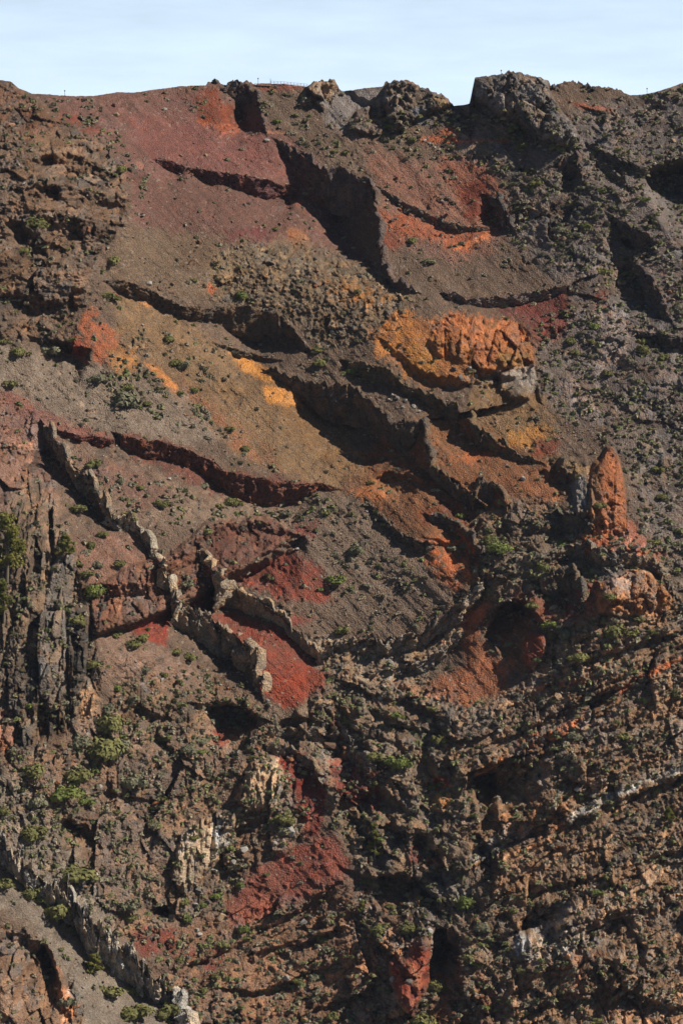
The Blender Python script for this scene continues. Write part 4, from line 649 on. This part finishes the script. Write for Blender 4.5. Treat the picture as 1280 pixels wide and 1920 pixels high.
def stem_mesh(seed):
    rg = np.random.RandomState(seed); vs_ = []; fs = []
    for k in range(6):
        a = rg.rand()*6.28; e = np.array([math.cos(a)*.3, math.sin(a)*.3, .28]); b = np.array([0, 0, -.15]); m = len(vs_)
        for j in range(3):
            o = np.array([math.cos(j*2.1), math.sin(j*2.1), 0])
            vs_.append(b+o*.03); 
        for j in range(3):
            o = np.array([math.cos(j*2.1), math.sin(j*2.1), 0]); vs_.append(e+o*.01)
        fs += [(m+j, m+(j+1) % 3, m+3+(j+1) % 3, m+3+j) for j in range(3)]
    return mesh_np('stem', np.array(vs_), np.array(fs), None, M_BARK)
FOL = {}
for k in M_LEAF:
    FOL[k] = []
    for s in range(4):
        me = shrub_mesh(50+s, 6+s, 75, .085, 'foliage'); me.materials.append(M_LEAF[k]); FOL[k].append(me)
FOLS = {}
for k in M_LEAF:
    FOLS[k] = []
    for s in range(4):
        me = shrub_mesh(70+s, 4, 34, .12, 'shrub'); me.materials.append(M_LEAF[k]); FOLS[k].append(me)
STEM = [stem_mesh(s) for s in range(3)]

REG = [(CRAG, 'on the brown crag high on the left'), (COLC, 'on the dark columnar cliff at the left'), (BUTT, 'on the layered cliff at lower right'), (BOTT, 'on the brown rock in the bottom corner'),
 (RUBB, 'among the grey rubble in mid slope'), ([(60,150),(560,150),(560,440),(250,440),(200,280)], 'on the purple scree under the rim'), ([(560,140),(860,140),(860,300),(560,300)], 'near the ash patch on the rim'),
 ([(860,120),(1110,120),(1110,300),(860,300)], 'below the flat-topped summit crag'), ([(1090,120),(1430,120),(1430,480),(1090,480)], 'high on the scrubby right slope'), ([(960,290),(1110,290),(1110,540),(960,540)], 'beside the triangular fin'),
 ([(680,290),(970,290),(970,500),(680,500)], 'on the red scree under the summit'), ([(1000,480),(1430,480),(1430,800),(1000,800)], 'on the grey gully slope at the right'), ([(1080,800),(1430,800),(1430,1140),(1160,1100)], 'right of the orange pinnacle'),
 ([(640,500),(1000,500),(1000,740),(640,740)], 'around the orange tuff'), ([(230,440),(450,440),(450,570),(230,570)], 'in the brown gully beside the crag'), ([(200,540),(650,640),(640,900),(450,860),(330,740)], 'on the olive scree fan'),
 ([(-150,600),(330,600),(420,830),(-150,830)], 'on the grey scree at the left'), ([(640,740),(1080,740),(1080,980),(820,1110),(640,930)], 'on the orange-brown soil'), ([(100,800),(420,860),(400,1000),(180,1180),(100,1000)], 'beside the pale dike'),
 ([(400,860),(640,900),(640,1010),(400,1000)], 'below the dark red ledge'), ([(540,900),(860,1000),(860,1190),(560,1200)], 'on the grey-brown scree in the middle'), ([(180,1000),(620,1000),(620,1330),(480,1330),(400,1220),(180,1220)], 'by the bright red slopes'),
 ([(840,980),(1300,980),(1300,1340),(840,1340)], 'on the dike-ribbed spur at the right'), ([(180,1180),(480,1260),(480,1420),(180,1400)], 'beside the black hollow'), (LOWL, 'on the rocky lower left slope'), (CENT, 'on the broken central spur'),
 ([(400,1540),(690,1540),(690,1760),(400,1760)], 'on the lower red slope'), ([(-150,1400),(350,1400),(350,2090),(-150,2090)], 'by the pale dike in the bottom corner'), (BOTM, 'near the bottom edge')]
REGA = [(np.array(p, float), t) for p, t in REG]
def region(u, v):
    for p, t in REGA:
        if inpoly(np.array([u]), np.array([v]), p)[0]: return t
    return 'on the open slope'
ORD = ['leftmost', 'second from left', 'third from left', 'fourth from left', 'fifth from left', 'sixth from left', 'seventh from left', 'eighth from left', 'ninth from left', 'tenth from left', 'eleventh from left', 'twelfth from left', 'thirteenth from left', 'fourteenth from left']
def name_all(items, what):
    by = {}
    for it in items: by.setdefault((it['desc'], it['reg']), []).append(it)
    for (d, r), its in by.items():
        its.sort(key=lambda k: k['u'])
        for i, it in enumerate(its):
            it['o']['label'] = f"{d} {r}" if len(its) == 1 else (f"{d} {r}, {ORD[i]}" if len(its) <= 14 else f"{d} {r}")
            it['o']['group'] = f"{what} {r}" if len(its) <= 14 else f"{d.split(' ')[0]} {what} {r}"

# traced larger shrubs: u, v, width in view units, tone
G_, O_, B_, Y_ = 'grey-green', 'olive green', 'brownish', 'bright green'
BIG = [(60,1563,46,O_),(138,1632,72,O_),(100,1707,62,O_),(57,1673,34,O_),(2,1655,40,O_),(122,1485,58,Y_),(160,1502,36,Y_),(75,1505,40,G_),(72,1442,46,O_),(180,1405,72,O_),(218,1396,50,G_),(200,1358,54,O_),(150,1388,36,G_),(150,1455,54,O_),(250,1466,48,G_),
 (210,1856,40,O_),(246,1855,28,O_),(340,1800,22,O_),(250,1896,48,O_),(312,1896,40,O_),(540,1534,40,O_),(302,1380,32,O_),(242,1697,36,G_),(8,1520,26,O_),(345,1692,22,O_),(352,1724,20,Y_),(380,1698,15,Y_),(405,1680,22,Y_),(432,1590,20,Y_),(378,1390,30,G_),(350,1405,28,G_),(290,1545,26,G_),
 (200,1330,26,G_),(455,1740,20,Y_),(605,1760,20,O_),(560,1840,24,O_),(500,1640,12,O_),(445,1890,20,O_),(385,1857,22,O_),(590,1830,22,G_),(620,1905,22,O_),(420,1770,22,O_),(130,1880,30,G_),
 (240,968,34,O_),(306,947,22,O_),(440,943,30,O_),(185,1108,40,Y_),(165,1076,26,O_),(145,1056,22,O_),(186,1060,18,G_),(150,1163,34,O_),(176,1245,30,O_),(190,1001,22,O_),(170,1023,20,O_),(225,1057,20,O_),(172,870,30,O_),(230,902,20,G_),(262,913,18,O_),(148,952,32,O_),(635,1085,34,Y_),
 (218,1192,18,O_),(353,1231,22,O_),(330,1221,24,O_),(246,1208,26,O_),(273,1255,20,G_),(311,1265,18,O_),(350,1093,26,G_),(268,1196,22,O_),(385,910,22,G_),(410,950,18,O_),(535,962,20,G_),(540,940,18,O_),(610,962,16,O_),
 (207,556,32,O_),(320,634,24,O_),(326,680,26,O_),(232,752,50,G_),(275,755,16,O_),(236,729,26,O_),(90,655,40,G_),(10,640,24,O_),(30,662,28,O_),(430,803,18,O_),(462,840,18,O_),(455,553,20,Y_),(593,655,18,O_),(600,680,26,O_),(345,684,22,G_),(180,708,32,G_),(66,415,40,O_),(40,470,26,O_),(228,318,22,O_),(210,490,26,O_),(365,730,14,Y_),(20,720,24,O_),
 (935,1022,38,Y_),(1060,1188,32,G_),(1026,1173,26,Y_),(865,966,18,Y_),(1146,1120,22,O_),(1199,1160,22,O_),(1150,1186,40,O_),(665,1032,28,G_),(640,1182,26,O_),(1122,948,18,O_),(1020,1062,26,O_),(1050,1019,22,Y_),(1082,1230,32,O_),(915,1008,28,O_),(1185,1185,24,O_),(1000,1135,20,O_),(965,1152,0,O_),
 (750,1432,38,Y_),(702,1418,32,O_),(826,1388,28,O_),(885,1801,36,O_),(818,1846,30,O_),(872,1694,40,Y_),(765,1741,30,O_),(710,1742,32,O_),(800,1920,50,O_),(745,1342,24,Y_),(806,1815,20,O_),(900,1740,26,G_),(935,1873,22,O_),(720,1475,0,O_),(812,1475,20,Y_),(730,1700,18,O_),(690,1650,20,O_),(910,1770,22,O_),(1012,1540,18,O_),(1165,1380,30,O_),(1140,1645,22,O_),(1075,1378,26,G_),
 (957,240,22,Y_),(966,238,0,O_),(775,262,16,O_),(1000,345,18,O_),(975,275,22,O_),(1040,275,24,O_),(1130,510,24,O_),(1205,655,28,O_),(1205,640,20,O_),(1185,440,24,O_),(1110,640,20,O_),(1070,640,22,O_),(1075,660,18,O_),(1240,670,22,O_),(1140,700,20,O_),(1115,612,20,Y_),(1050,430,20,G_),(660,695,26,Y_),(770,452,20,O_),(1230,880,22,O_),(1240,930,20,O_),(800,490,22,G_)]
shrubs = []
def put_shrub(u, v, wd, tone, big):
    p = at(np.array([u]), np.array([v+wd*.22]))[0]; q = wd/5*(p[1]+D)/D
    s = q*R_.uniform(1.15, 1.35); desc = f"{'big' if wd > 34 else 'small' if wd < 18 else 'medium'} {tone} shrub"
    if big:
        o = link('shrub', None); o.location = p
        f = link('foliage', R_.choice(FOL[tone]), parent=o); link('stem', R_.choice(STEM), parent=o)
    else:
        o = link('shrub', R_.choice(FOLS[tone])); o.location = p
    o.rotation_euler = (R_.uniform(.0, .35), R_.uniform(-.15, .15), 0); o.scale = (s*R_.uniform(.9, 1.15), s, s*R_.uniform(.75, 1.1))
    if big:
        for c in o.children: c.rotation_euler = (0, 0, R_.uniform(0, 6.28))
    o['category'] = 'shrub'; shrubs.append(dict(o=o, u=u, desc=desc, reg=region(u, v)))
for u, v, wd, t in BIG:
    if wd: put_shrub(u, v, wd, t, True)

# where smaller plants and stones lie
rg = np.random.RandomState(23)
def dens(u, v, table, base):
    d = np.full(u.shape, base)
    for p, k in table:
        m = inpoly(u, v, p); d[m] = k
    return d
GRN = [(RSLP, 1.0), ([(80,180),(180,180),(230,260),(300,350),(260,380),(200,290),(120,230)], .9), ([(230,170),(380,158),(370,220),(270,180)], .5), ([(470,160),(600,190),(560,270),(500,240)], .7), ([(550,260),(640,260),(690,330),(620,310)], 1.), ([(640,220),(1000,200),(1000,300),(700,300)], .9),
 ([(300,600),(520,700),(420,720),(320,690)], .5), ([(180,650),(330,700),(430,820),(330,800),(200,740)], .8), ([(120,850),(400,930),(640,930),(560,980),(300,980),(180,930)], .6), ([(560,950),(680,930),(820,1110),(700,1160)], .4),
 (LOWL, .7), (CENT, .55), (BUTT, .38), (MIDR, .5), (COLC, .35), (CRAG, .22), (BOTM, .5), ([(420,1700),(480,1625),(620,1560),(658,1620),(640,1662),(540,1695),(440,1745)], .03), ([(225,215),(430,225),(540,285),(575,340),(430,328),(280,300)], .02), (TUFF, .0), (REDB, 0), (PINN, 0), (BLK, .05),
 ([(860,1130),(905,1150),(900,1200),(960,1260),(945,1308),(860,1322),(790,1290),(870,1250)], .02), ([(360,1150),(440,1155),(545,1185),(612,1262),(606,1300),(540,1332),(490,1302),(478,1225),(420,1180)], .01), ([(430,660),(560,720),(690,880),(632,918),(560,905),(440,800)], .03)]
STN = [(RUBB, 1.0), ([(210,540),(330,590),(430,660),(560,720),(650,800),(690,880),(632,918),(560,905),(440,850),(330,720),(220,640)], .35), ([(-150,620),(0,640),(200,690),(340,740),(430,825),(330,832),(100,800),(-150,720)], .7), ([(230,430),(420,440),(520,470),(430,560),(300,560),(205,520)], .6),
 ([(680,265),(760,300),(900,295),(935,350),(955,425),(925,475),(850,495),(760,462),(715,430),(700,330)], .8), ([(225,215),(430,225),(540,285),(575,340),(430,328),(280,300)], .12), ([(420,260),(560,300),(570,340),(480,320)], .5), (RSLP, .5), (BUTT, .25), (COLC, .05), (TUFF, .03), (REDB, 0), (PINN, 0), (BLK, 0), (LOWL, .5), (CENT, .5), (BOTM, .6), (CRAG, .5),
 ([(600,925),(665,925),(830,1120),(700,1185),(590,1100),(560,1000)], .5), ([(420,1700),(480,1625),(620,1560),(658,1620),(640,1662),(540,1695),(440,1745)], .2), ([(720,730),(800,740),(800,780),(740,780)], 1.), ([(780,230),(840,240),(840,300),(790,290)], 1.)]
def scatter(n, table, base, clump, seed):
    u = rg.uniform(-110, 1390, n*8); v = rg.uniform(150, 2060, n*8)
    sv = np.interp(u, us, vs); d = dens(u, v, table, base)*sst(-.35, .35, fbm(u/clump, v/clump, seed, 3)+.05)
    k = (rg.rand(n*8) < d) & (v > sv+5); return u[k][:n], v[k][:n]
su, sv_ = scatter(330, GRN, .2, 60, 501)
ins = [(u, v) for u, v in zip(su, sv_) if 2 < u < 1278 and v < 1915]
for u, v in ins[:max(0, 298-len(shrubs))]:
    t = R_.choices([G_, O_, B_, Y_], [3, 5, 2, 2])[0]
    put_shrub(u, v, R_.uniform(9, 17) if v < 900 else R_.uniform(12, 24), t, False)
name_all(shrubs, 'shrubs')
# low scrub: one mass of tufts nobody could count
SU, SV = scatter(10500, GRN, .1, 45, 511)
tv, tf = leaf_cloud(np.random.RandomState(3), [(0, 0, .1, .34), (.25, .1, .05, .2), (-.2, -.16, .05, .22)], 12, .3)
Pn = at(SU, SV+1); sc = (np.where(SV < 900, rg.uniform(5, 14, len(SU)), rg.uniform(6, 17, len(SU))))/5*(Pn[:, 1]+D)/D
an = rg.rand(len(SU))*6.28; ca, sa_ = np.cos(an), np.sin(an)
vx = (tv[None, :, 0]*ca[:, None]-tv[None, :, 1]*sa_[:, None])*sc[:, None]+Pn[:, 0:1]; vy = (tv[None, :, 0]*sa_[:, None]+tv[None, :, 1]*ca[:, None])*sc[:, None]+Pn[:, 1:2]; vz = tv[None, :, 2]*sc[:, None]*rg.uniform(.6, 1.1, (len(SU), 1))+Pn[:, 2:3]
tone = np.array([[.100, .092, .036], [.135, .118, .070], [.105, .108, .036], [.150, .118, .076], [.14, .118, .078]])[rg.randint(0, 5, len(SU))]*rg.uniform(.95, 1.7, (len(SU), 1))
cc = np.repeat(tone[:, None], len(tv), 1).reshape(-1, 3)*np.repeat(rg.uniform(.75, 1.25, (len(SU)*len(tv)//3, 1)), 3, 0)
ff = (tf[None]+np.arange(len(SU))[:, None, None]*len(tv)).reshape(-1, 3)
M_SCRUB = bpy.data.materials.new('scrub'); M_SCRUB.use_nodes = True
_b = M_SCRUB.node_tree.nodes['Principled BSDF']; _b.inputs['Roughness'].default_value = .85; _a = N(M_SCRUB.node_tree, 'ShaderNodeAttribute', attribute_name='Col'); M_SCRUB.node_tree.links.new(_a.outputs['Color'], _b.inputs['Base Color'])
link('low_scrub', mesh_np('low_scrub', np.stack([vx, vy, vz], -1).reshape(-1, 3), ff, cc, M_SCRUB), 'low grey-green scrub dotted over slopes and ledges', kind='stuff')

# boulders and stones
def hull(seed, n=14):
    rr = random.Random(seed); bm = bmesh.new()
    for i in range(n):
        d = Vector((rr.gauss(0, 1), rr.gauss(0, 1), rr.gauss(0, 1))).normalized(); bm.verts.new((d.x*.5*rr.uniform(.8, 1.1), d.y*.42*rr.uniform(.8, 1.1), d.z*.36*rr.uniform(.8, 1.1)))
    r = bmesh.ops.convex_hull(bm, input=bm.verts); bmesh.ops.delete(bm, geom=[g for g in set(r['geom_interior']) | set(r['geom_unused']) if isinstance(g, bmesh.types.BMVert)], context='VERTS')
    bmesh.ops.triangulate(bm, faces=bm.faces); bmesh.ops.recalc_face_normals(bm, faces=bm.faces)
    me = bpy.data.meshes.new('boulder'); bm.to_mesh(me); bm.free(); return me
M_STONE = bpy.data.materials.new('boulder_stone'); M_STONE.use_nodes = True; t = M_STONE.node_tree; b = t.nodes['Principled BSDF']; b.inputs['Roughness'].default_value = .92; b.inputs['Specular IOR Level'].default_value = .15
oi = N(t, 'ShaderNodeObjectInfo'); n1 = N(t, 'ShaderNodeTexNoise'); n1.inputs['Scale'].default_value = 3.; n1.inputs['Detail'].default_value = 5; g1 = N(t, 'ShaderNodeNewGeometry'); t.links.new(g1.outputs['Position'], n1.inputs['Vector'])
r1 = N(t, 'ShaderNodeMapRange'); r1.inputs['From Min'].default_value = .3; r1.inputs['From Max'].default_value = .7; r1.inputs['To Min'].default_value = .6; r1.inputs['To Max'].default_value = 1.35; t.links.new(n1.outputs['Fac'], r1.inputs['Value'])
m1 = N(t, 'ShaderNodeMix', data_type='RGBA', blend_type='MULTIPLY'); m1.inputs[0].default_value = 1; t.links.new(oi.outputs['Color'], m1.inputs[6]); t.links.new(r1.outputs[0], m1.inputs[7]); t.links.new(m1.outputs[2], b.inputs['Base Color'])
bp1 = N(t, 'ShaderNodeBump'); bp1.inputs['Strength'].default_value = .5; bp1.inputs['Distance'].default_value = .4; t.links.new(n1.outputs['Fac'], bp1.inputs['Height']); t.links.new(bp1.outputs[0], b.inputs['Normal'])
HUL = [hull(900+i, 12+i) for i in range(9)]
for h in HUL: h.materials.append(M_STONE)
TONES = [('pale grey', (150,142,134)), ('tan', (142,118,94)), ('brown', (112,88,72)), ('dark grey', (92,86,82)), ('rusty', (136,86,60))]
TR = [(545,1556,24,0),(415,1718,22,1),(456,1590,24,0),(438,1616,18,0),(400,1630,20,0),(372,1668,16,3),(390,1690,14,3),(268,403,12,0),(735,412,10,3),(760,395,12,0),(828,376,8,0),(460,383,12,3),(276,665,12,0),(1230,715,14,3),(375,1750,12,0),(370,1742,12,0),(515,1580,12,0),(525,1550,12,1),(352,1660,12,3),(365,1650,14,3),
      (600,1240,22,2),(590,1215,20,0),(650,1260,14,2),(770,1245,16,0),(730,1240,16,0),(1000,1160,10,0),(620,1395,30,2),(610,1355,26,3),(770,1650,16,3),(862,705,18,3),(850,690,14,3),(745,745,10,0),(760,750,10,0),(775,760,12,0),(735,740,10,0),(785,770,10,0),(728,748,9,0),(755,762,9,0),(1085,895,8,0),(815,275,8,0),(805,268,8,0),(796,262,8,0),(822,280,9,0),
      (404,150,16,3),(440,156,14,3),(452,158,12,3),(728,158,14,3),(742,153,16,3),(756,156,16,3),(770,160,14,3),(790,168,14,3),(806,173,12,3),(820,180,12,3),(1036,160,14,3),(1100,162,16,3),(1094,160,10,3),(1112,164,12,3),(1140,166,14,2),(952,140,12,3),(600,156,14,1),(612,155,14,1),(622,157,12,1),(592,160,12,1),(468,160,10,3),(640,176,10,3)]
bou = []
def put_boulder(u, v, wd, k):
    p = at(np.array([u]), np.array([v+wd*.25]))[0]; s = wd/5*(p[1]+D)/D
    o = link('boulder', R_.choice(HUL)); o.location = p+np.array([0, -s*.05, s*.12]); o.rotation_euler = (R_.uniform(-.5, .5), R_.uniform(-.5, .5), R_.uniform(0, 6.28)); o.scale = (s*R_.uniform(.9, 1.2), s, s*R_.uniform(.8, 1.3))
    c = lin(TONES[k][1])*R_.uniform(.85, 1.15); o.color = (*c, 1); o['category'] = 'boulder'
    bou.append(dict(o=o, u=u, desc=f"{'large' if wd > 15 else 'small' if wd < 8 else 'mid-sized'} {TONES[k][0]} boulder", reg='on the skyline rim' if v < 182 else region(u, v)))
for a in TR: put_boulder(*a)
bu, bv = scatter(330, STN, .25, 70, 521)
for u, v in [(u, v) for u, v in zip(bu, bv) if 2 < u < 1278 and v < 1915][:298-len(bou)]:
    k = R_.choices(range(5), [4, 3, 3, 2, 1])[0]; put_boulder(u, v, R_.choice([6, 7, 8, 9, 10, 13]) if v < 1000 else R_.choice([7, 9, 11, 14, 18]), k)
name_all(bou, 'boulders')
QU, QV = scatter(20000, STN, .25, 50, 531)
DQ = [(np.interp(f, np.linspace(0, 1, len(q['pts'])), [p[0] for p in q['pts']]), np.interp(f, np.linspace(0, 1, len(q['pts'])), [p[1] for p in q['pts']]), np.interp(f, np.linspace(0, 1, len(q['pts'])), [p[2] for p in q['pts']])) for q in DK for f in rg.rand(int(16+len(q['pts'])*14))]
DQ = np.array(DQ); sd1 = rg.rand(len(DQ)); du = rg.normal(0, 4, len(DQ))-np.where(sd1 < .6, DQ[:, 2]*(.6+.7*rg.rand(len(DQ))), 0)*.6; dv = rg.normal(0, 3, len(DQ))+np.where(sd1 < .6, DQ[:, 2]*(.6+.7*rg.rand(len(DQ))), -2)*.8      # debris along the dikes
nq = len(QU); QU = np.r_[QU, DQ[:, 0]+du]; QV = np.r_[QV, DQ[:, 1]+dv]
hv = []; hf = []
for i in range(4):
    me = hull(950+i, 8); hv.append(np.array([v.co[:] for v in me.vertices])); hf.append(np.array([p.vertices[:] for p in me.polygons]))
    bpy.data.meshes.remove(me)
AV, AF, ACo = [], [], []; off = 0
Pn = at(QU, QV+1); which = rg.randint(0, 4, len(QU)); size = (1.9+5.5*rg.rand(len(QU))**4)*np.where(QV < 950, .85, 1.15)/5*(Pn[:, 1]+D)/D
size[nq:] *= 1.5
tones = np.array([lin(c) for _, c in TONES])[rg.choice(5, len(QU), p=[.30, .26, .24, .12, .08])]*rg.uniform(.6, 1.2, (len(QU), 1))
for i in range(4):
    m = which == i; n = m.sum(); k = len(hv[i]); a = rg.rand(n)*6.28; c_, s_ = np.cos(a)[:, None], np.sin(a)[:, None]
    x = hv[i][None, :, 0]*c_-hv[i][None, :, 1]*s_; y = hv[i][None, :, 0]*s_+hv[i][None, :, 1]*c_; z = hv[i][None, :, 2]
    q = np.stack([x, y, np.repeat(z, n, 0)*rg.uniform(.8, 1.4, (n, 1))], -1)*size[m][:, None, None]+Pn[m][:, None]+np.array([0, 0, .1])
    AV.append(q.reshape(-1, 3)); AF.append((hf[i][None]+(np.arange(n)*k)[:, None, None]).reshape(-1, 3)+off); ACo.append(np.repeat(tones[m], k, 0)); off += n*k
link('scree_stones', mesh_np('scree_stones', np.concatenate(AV), np.concatenate(AF), np.concatenate(ACo), M_ROCK), 'small loose stones strewn over the scree', kind='stuff')

# pines
def tube(pts, rad, sides=6):
    pts = np.array(pts, float); n = len(pts); v = []; f = []
    for i in range(n):
        d = pts[min(i+1, n-1)]-pts[max(i-1, 0)]; d /= np.linalg.norm(d)+1e-9; a = np.cross(d, [0.3, 1, .1]); a /= np.linalg.norm(a); b_ = np.cross(d, a)
        for k in range(sides): v.append(pts[i]+rad[i]*(math.cos(6.283*k/sides)*a+math.sin(6.283*k/sides)*b_))
    for i in range(n-1):
        for k in range(sides): f.append((i*sides+k, i*sides+(k+1) % sides, (i+1)*sides+(k+1) % sides, (i+1)*sides+k))
    return np.array(v), np.array(f)
def pine(u, v, wd, ht, label, seed):
    rr = np.random.RandomState(seed); p = at(np.array([u]), np.array([v]))[0]; k = (p[1]+D)/D/5; h = ht*k; r = wd*k/2
    o = link('pine_tree', None, label, 'pine tree', 'pines clinging to the crater wall'); o.location = p+np.array([0, -r*.25, -.3])
    tv_, tf_ = tube([(0, 0, -1), (.05*r, 0, h*.3), (-.05*r, 0, h*.65), (0, 0, h*.97)], [h*.035, h*.028, h*.018, .03]); V2 = [tv_]; F2 = [tf_]; cl = []; of = len(tv_)
    nb_ = 26
    for i in range(nb_):
        f = .12+.86*i/nb_; a = rr.rand()*6.28; ln = r*(1.1-f*.85)*rr.uniform(.6, 1.1); e = np.array([math.cos(a)*ln, math.sin(a)*ln, h*f+ln*.35])
        bv_, bf_ = tube([(0, 0, h*f), e*np.array([.5, .5, 1])-np.array([0, 0, ln*.1]), e], [h*.012, h*.008, .02], 4); V2.append(bv_); F2.append(bf_+of); of += len(bv_)
        for q in range(3):
            w_ = .5+.25*q; c = np.array([0, 0, h*f])*(1-w_)+e*w_; cl.append((c[0], c[1], c[2], r*rr.uniform(.16, .28)))
    cl.append((0, 0, h*.97, r*.16))
    link('trunk', mesh_np('trunk', np.concatenate(V2), np.concatenate(F2), None, M_BARK), parent=o)
    lv, lf = leaf_cloud(rr, cl, 60, max(.3, r*.075)); link('crown', mesh_np('crown', lv, lf, None, M_PINE), parent=o)
pine(14, 1085, 84, 122, 'large yellow-green pine on the columnar cliff at the left edge', 1)
pine(8, 1160, 48, 74, 'lower dark pine at the left edge below the large pine', 2)
pine(124, 1046, 40, 44, 'small yellow-green pine on the rim of the columnar cliff', 3)
pine(702, 1610, 28, 70, 'narrow upright pine on the broken central spur', 4)
pine(178, 1828, 36, 42, 'small yellowish pine below the pale dike at bottom left', 5)
pine(1252, 1542, 24, 32, 'small yellow-green pine high on the layered right cliff', 6)
pine(678, 1712, 16, 24, 'tiny yellow pine near the lower red slope', 7)

# railing, posts on the rim
def box(c, s):
    x, y, z = np.array(s)/2; c = np.array(c, float)
    v = np.array([(a*x, b_*y, d*z) for a in (-1, 1) for b_ in (-1, 1) for d in (-1, 1)])+c
    return v, np.array([(0, 1, 3, 2), (4, 6, 7, 5), (0, 4, 5, 1), (2, 3, 7, 6), (0, 2, 6, 4), (1, 5, 7, 3)])
def bar(a, b_, r=.05): return tube([a, b_], [r, r], 5)
ru = np.linspace(508, 576, 12); rv = np.interp(ru, us, vs)+1.5; rp = at(ru, rv); rp[:, 1] = smooth1(rp[:, 1:2], 3)[:, 0]; rp = ray(ru, rv, rp[:, 1])
rail = link('wooden_railing', None, 'thin wooden railing along the rim beside the tan crag', 'railing'); rail.location = rp[0]
for q in rp-rp[0]: link('post', mesh_np('post', *bar(q-np.array([0, 0, .4]), q+np.array([0, 0, 1.45]), .075), None, M_WOOD), parent=rail)
for z in (.7, 1.35):
    vv_, ff_ = tube([q+np.array([0, -.1, z]) for q in rp-rp[0]], [.055]*len(rp), 5); link('rail', mesh_np('rail', vv_, ff_, None, M_WOOD), parent=rail)
ru = np.linspace(478, 506, 6); rv = np.interp(ru, us, vs)+4; rp = at(ru, rv); rp[:, 1] = rp[:, 1].mean(); rp = ray(ru, rv, rp[:, 1])
pl = link('viewing_platform', None, 'small brown wooden viewing platform on the rim left of the railing', 'platform'); pl.location = rp[0]
v_, f_ = box(((rp[-1]-rp[0])[0]/2, 0, .35), ((rp[-1]-rp[0])[0]+1, 2.2, .25)); link('deck', mesh_np('deck', v_, f_, None, M_WOOD), parent=pl)
for q in rp-rp[0]:
    q = np.array([q[0], -1., 0]); link('post', mesh_np('post', *bar(q-np.array([0, 0, .9]), q+np.array([0, 0, 1.3]), .09), None, M_WOOD), parent=pl)
v_, f_ = tube([(0, -1., 1.25), ((rp[-1]-rp[0])[0], -1., 1.25)], [.07, .07], 5); link('rail', mesh_np('rail', v_, f_, None, M_WOOD), parent=pl)
for u, h, l in [(122, 2.2, 'thin dark signpost on the bare rim at the left'), (484, 2.6, 'thin dark post beside the viewing platform'), (507, 2.4, 'thin bare pole at the end of the railing'), (939, 2.0, 'short dark post on the flat-topped summit crag'), (1212, 2.4, 'dark post on the rim at the far right')]:
    p = at(np.array([u]), np.array([np.interp(u, us, vs)+1.5]))[0]; o = link('signpost', None, l, 'signpost', 'posts along the rim'); o.location = p
    link('post', mesh_np('post', *bar((0, 0, -.5), (0, 0, h), .09), None, M_STEEL), parent=o)
    if u != 507:
        v_, f_ = box((0, -.02, h), (.55, .12, .5)); link('panel', mesh_np('panel', v_, f_, None, M_STEEL), parent=o)
print('done', time.time()-T0)
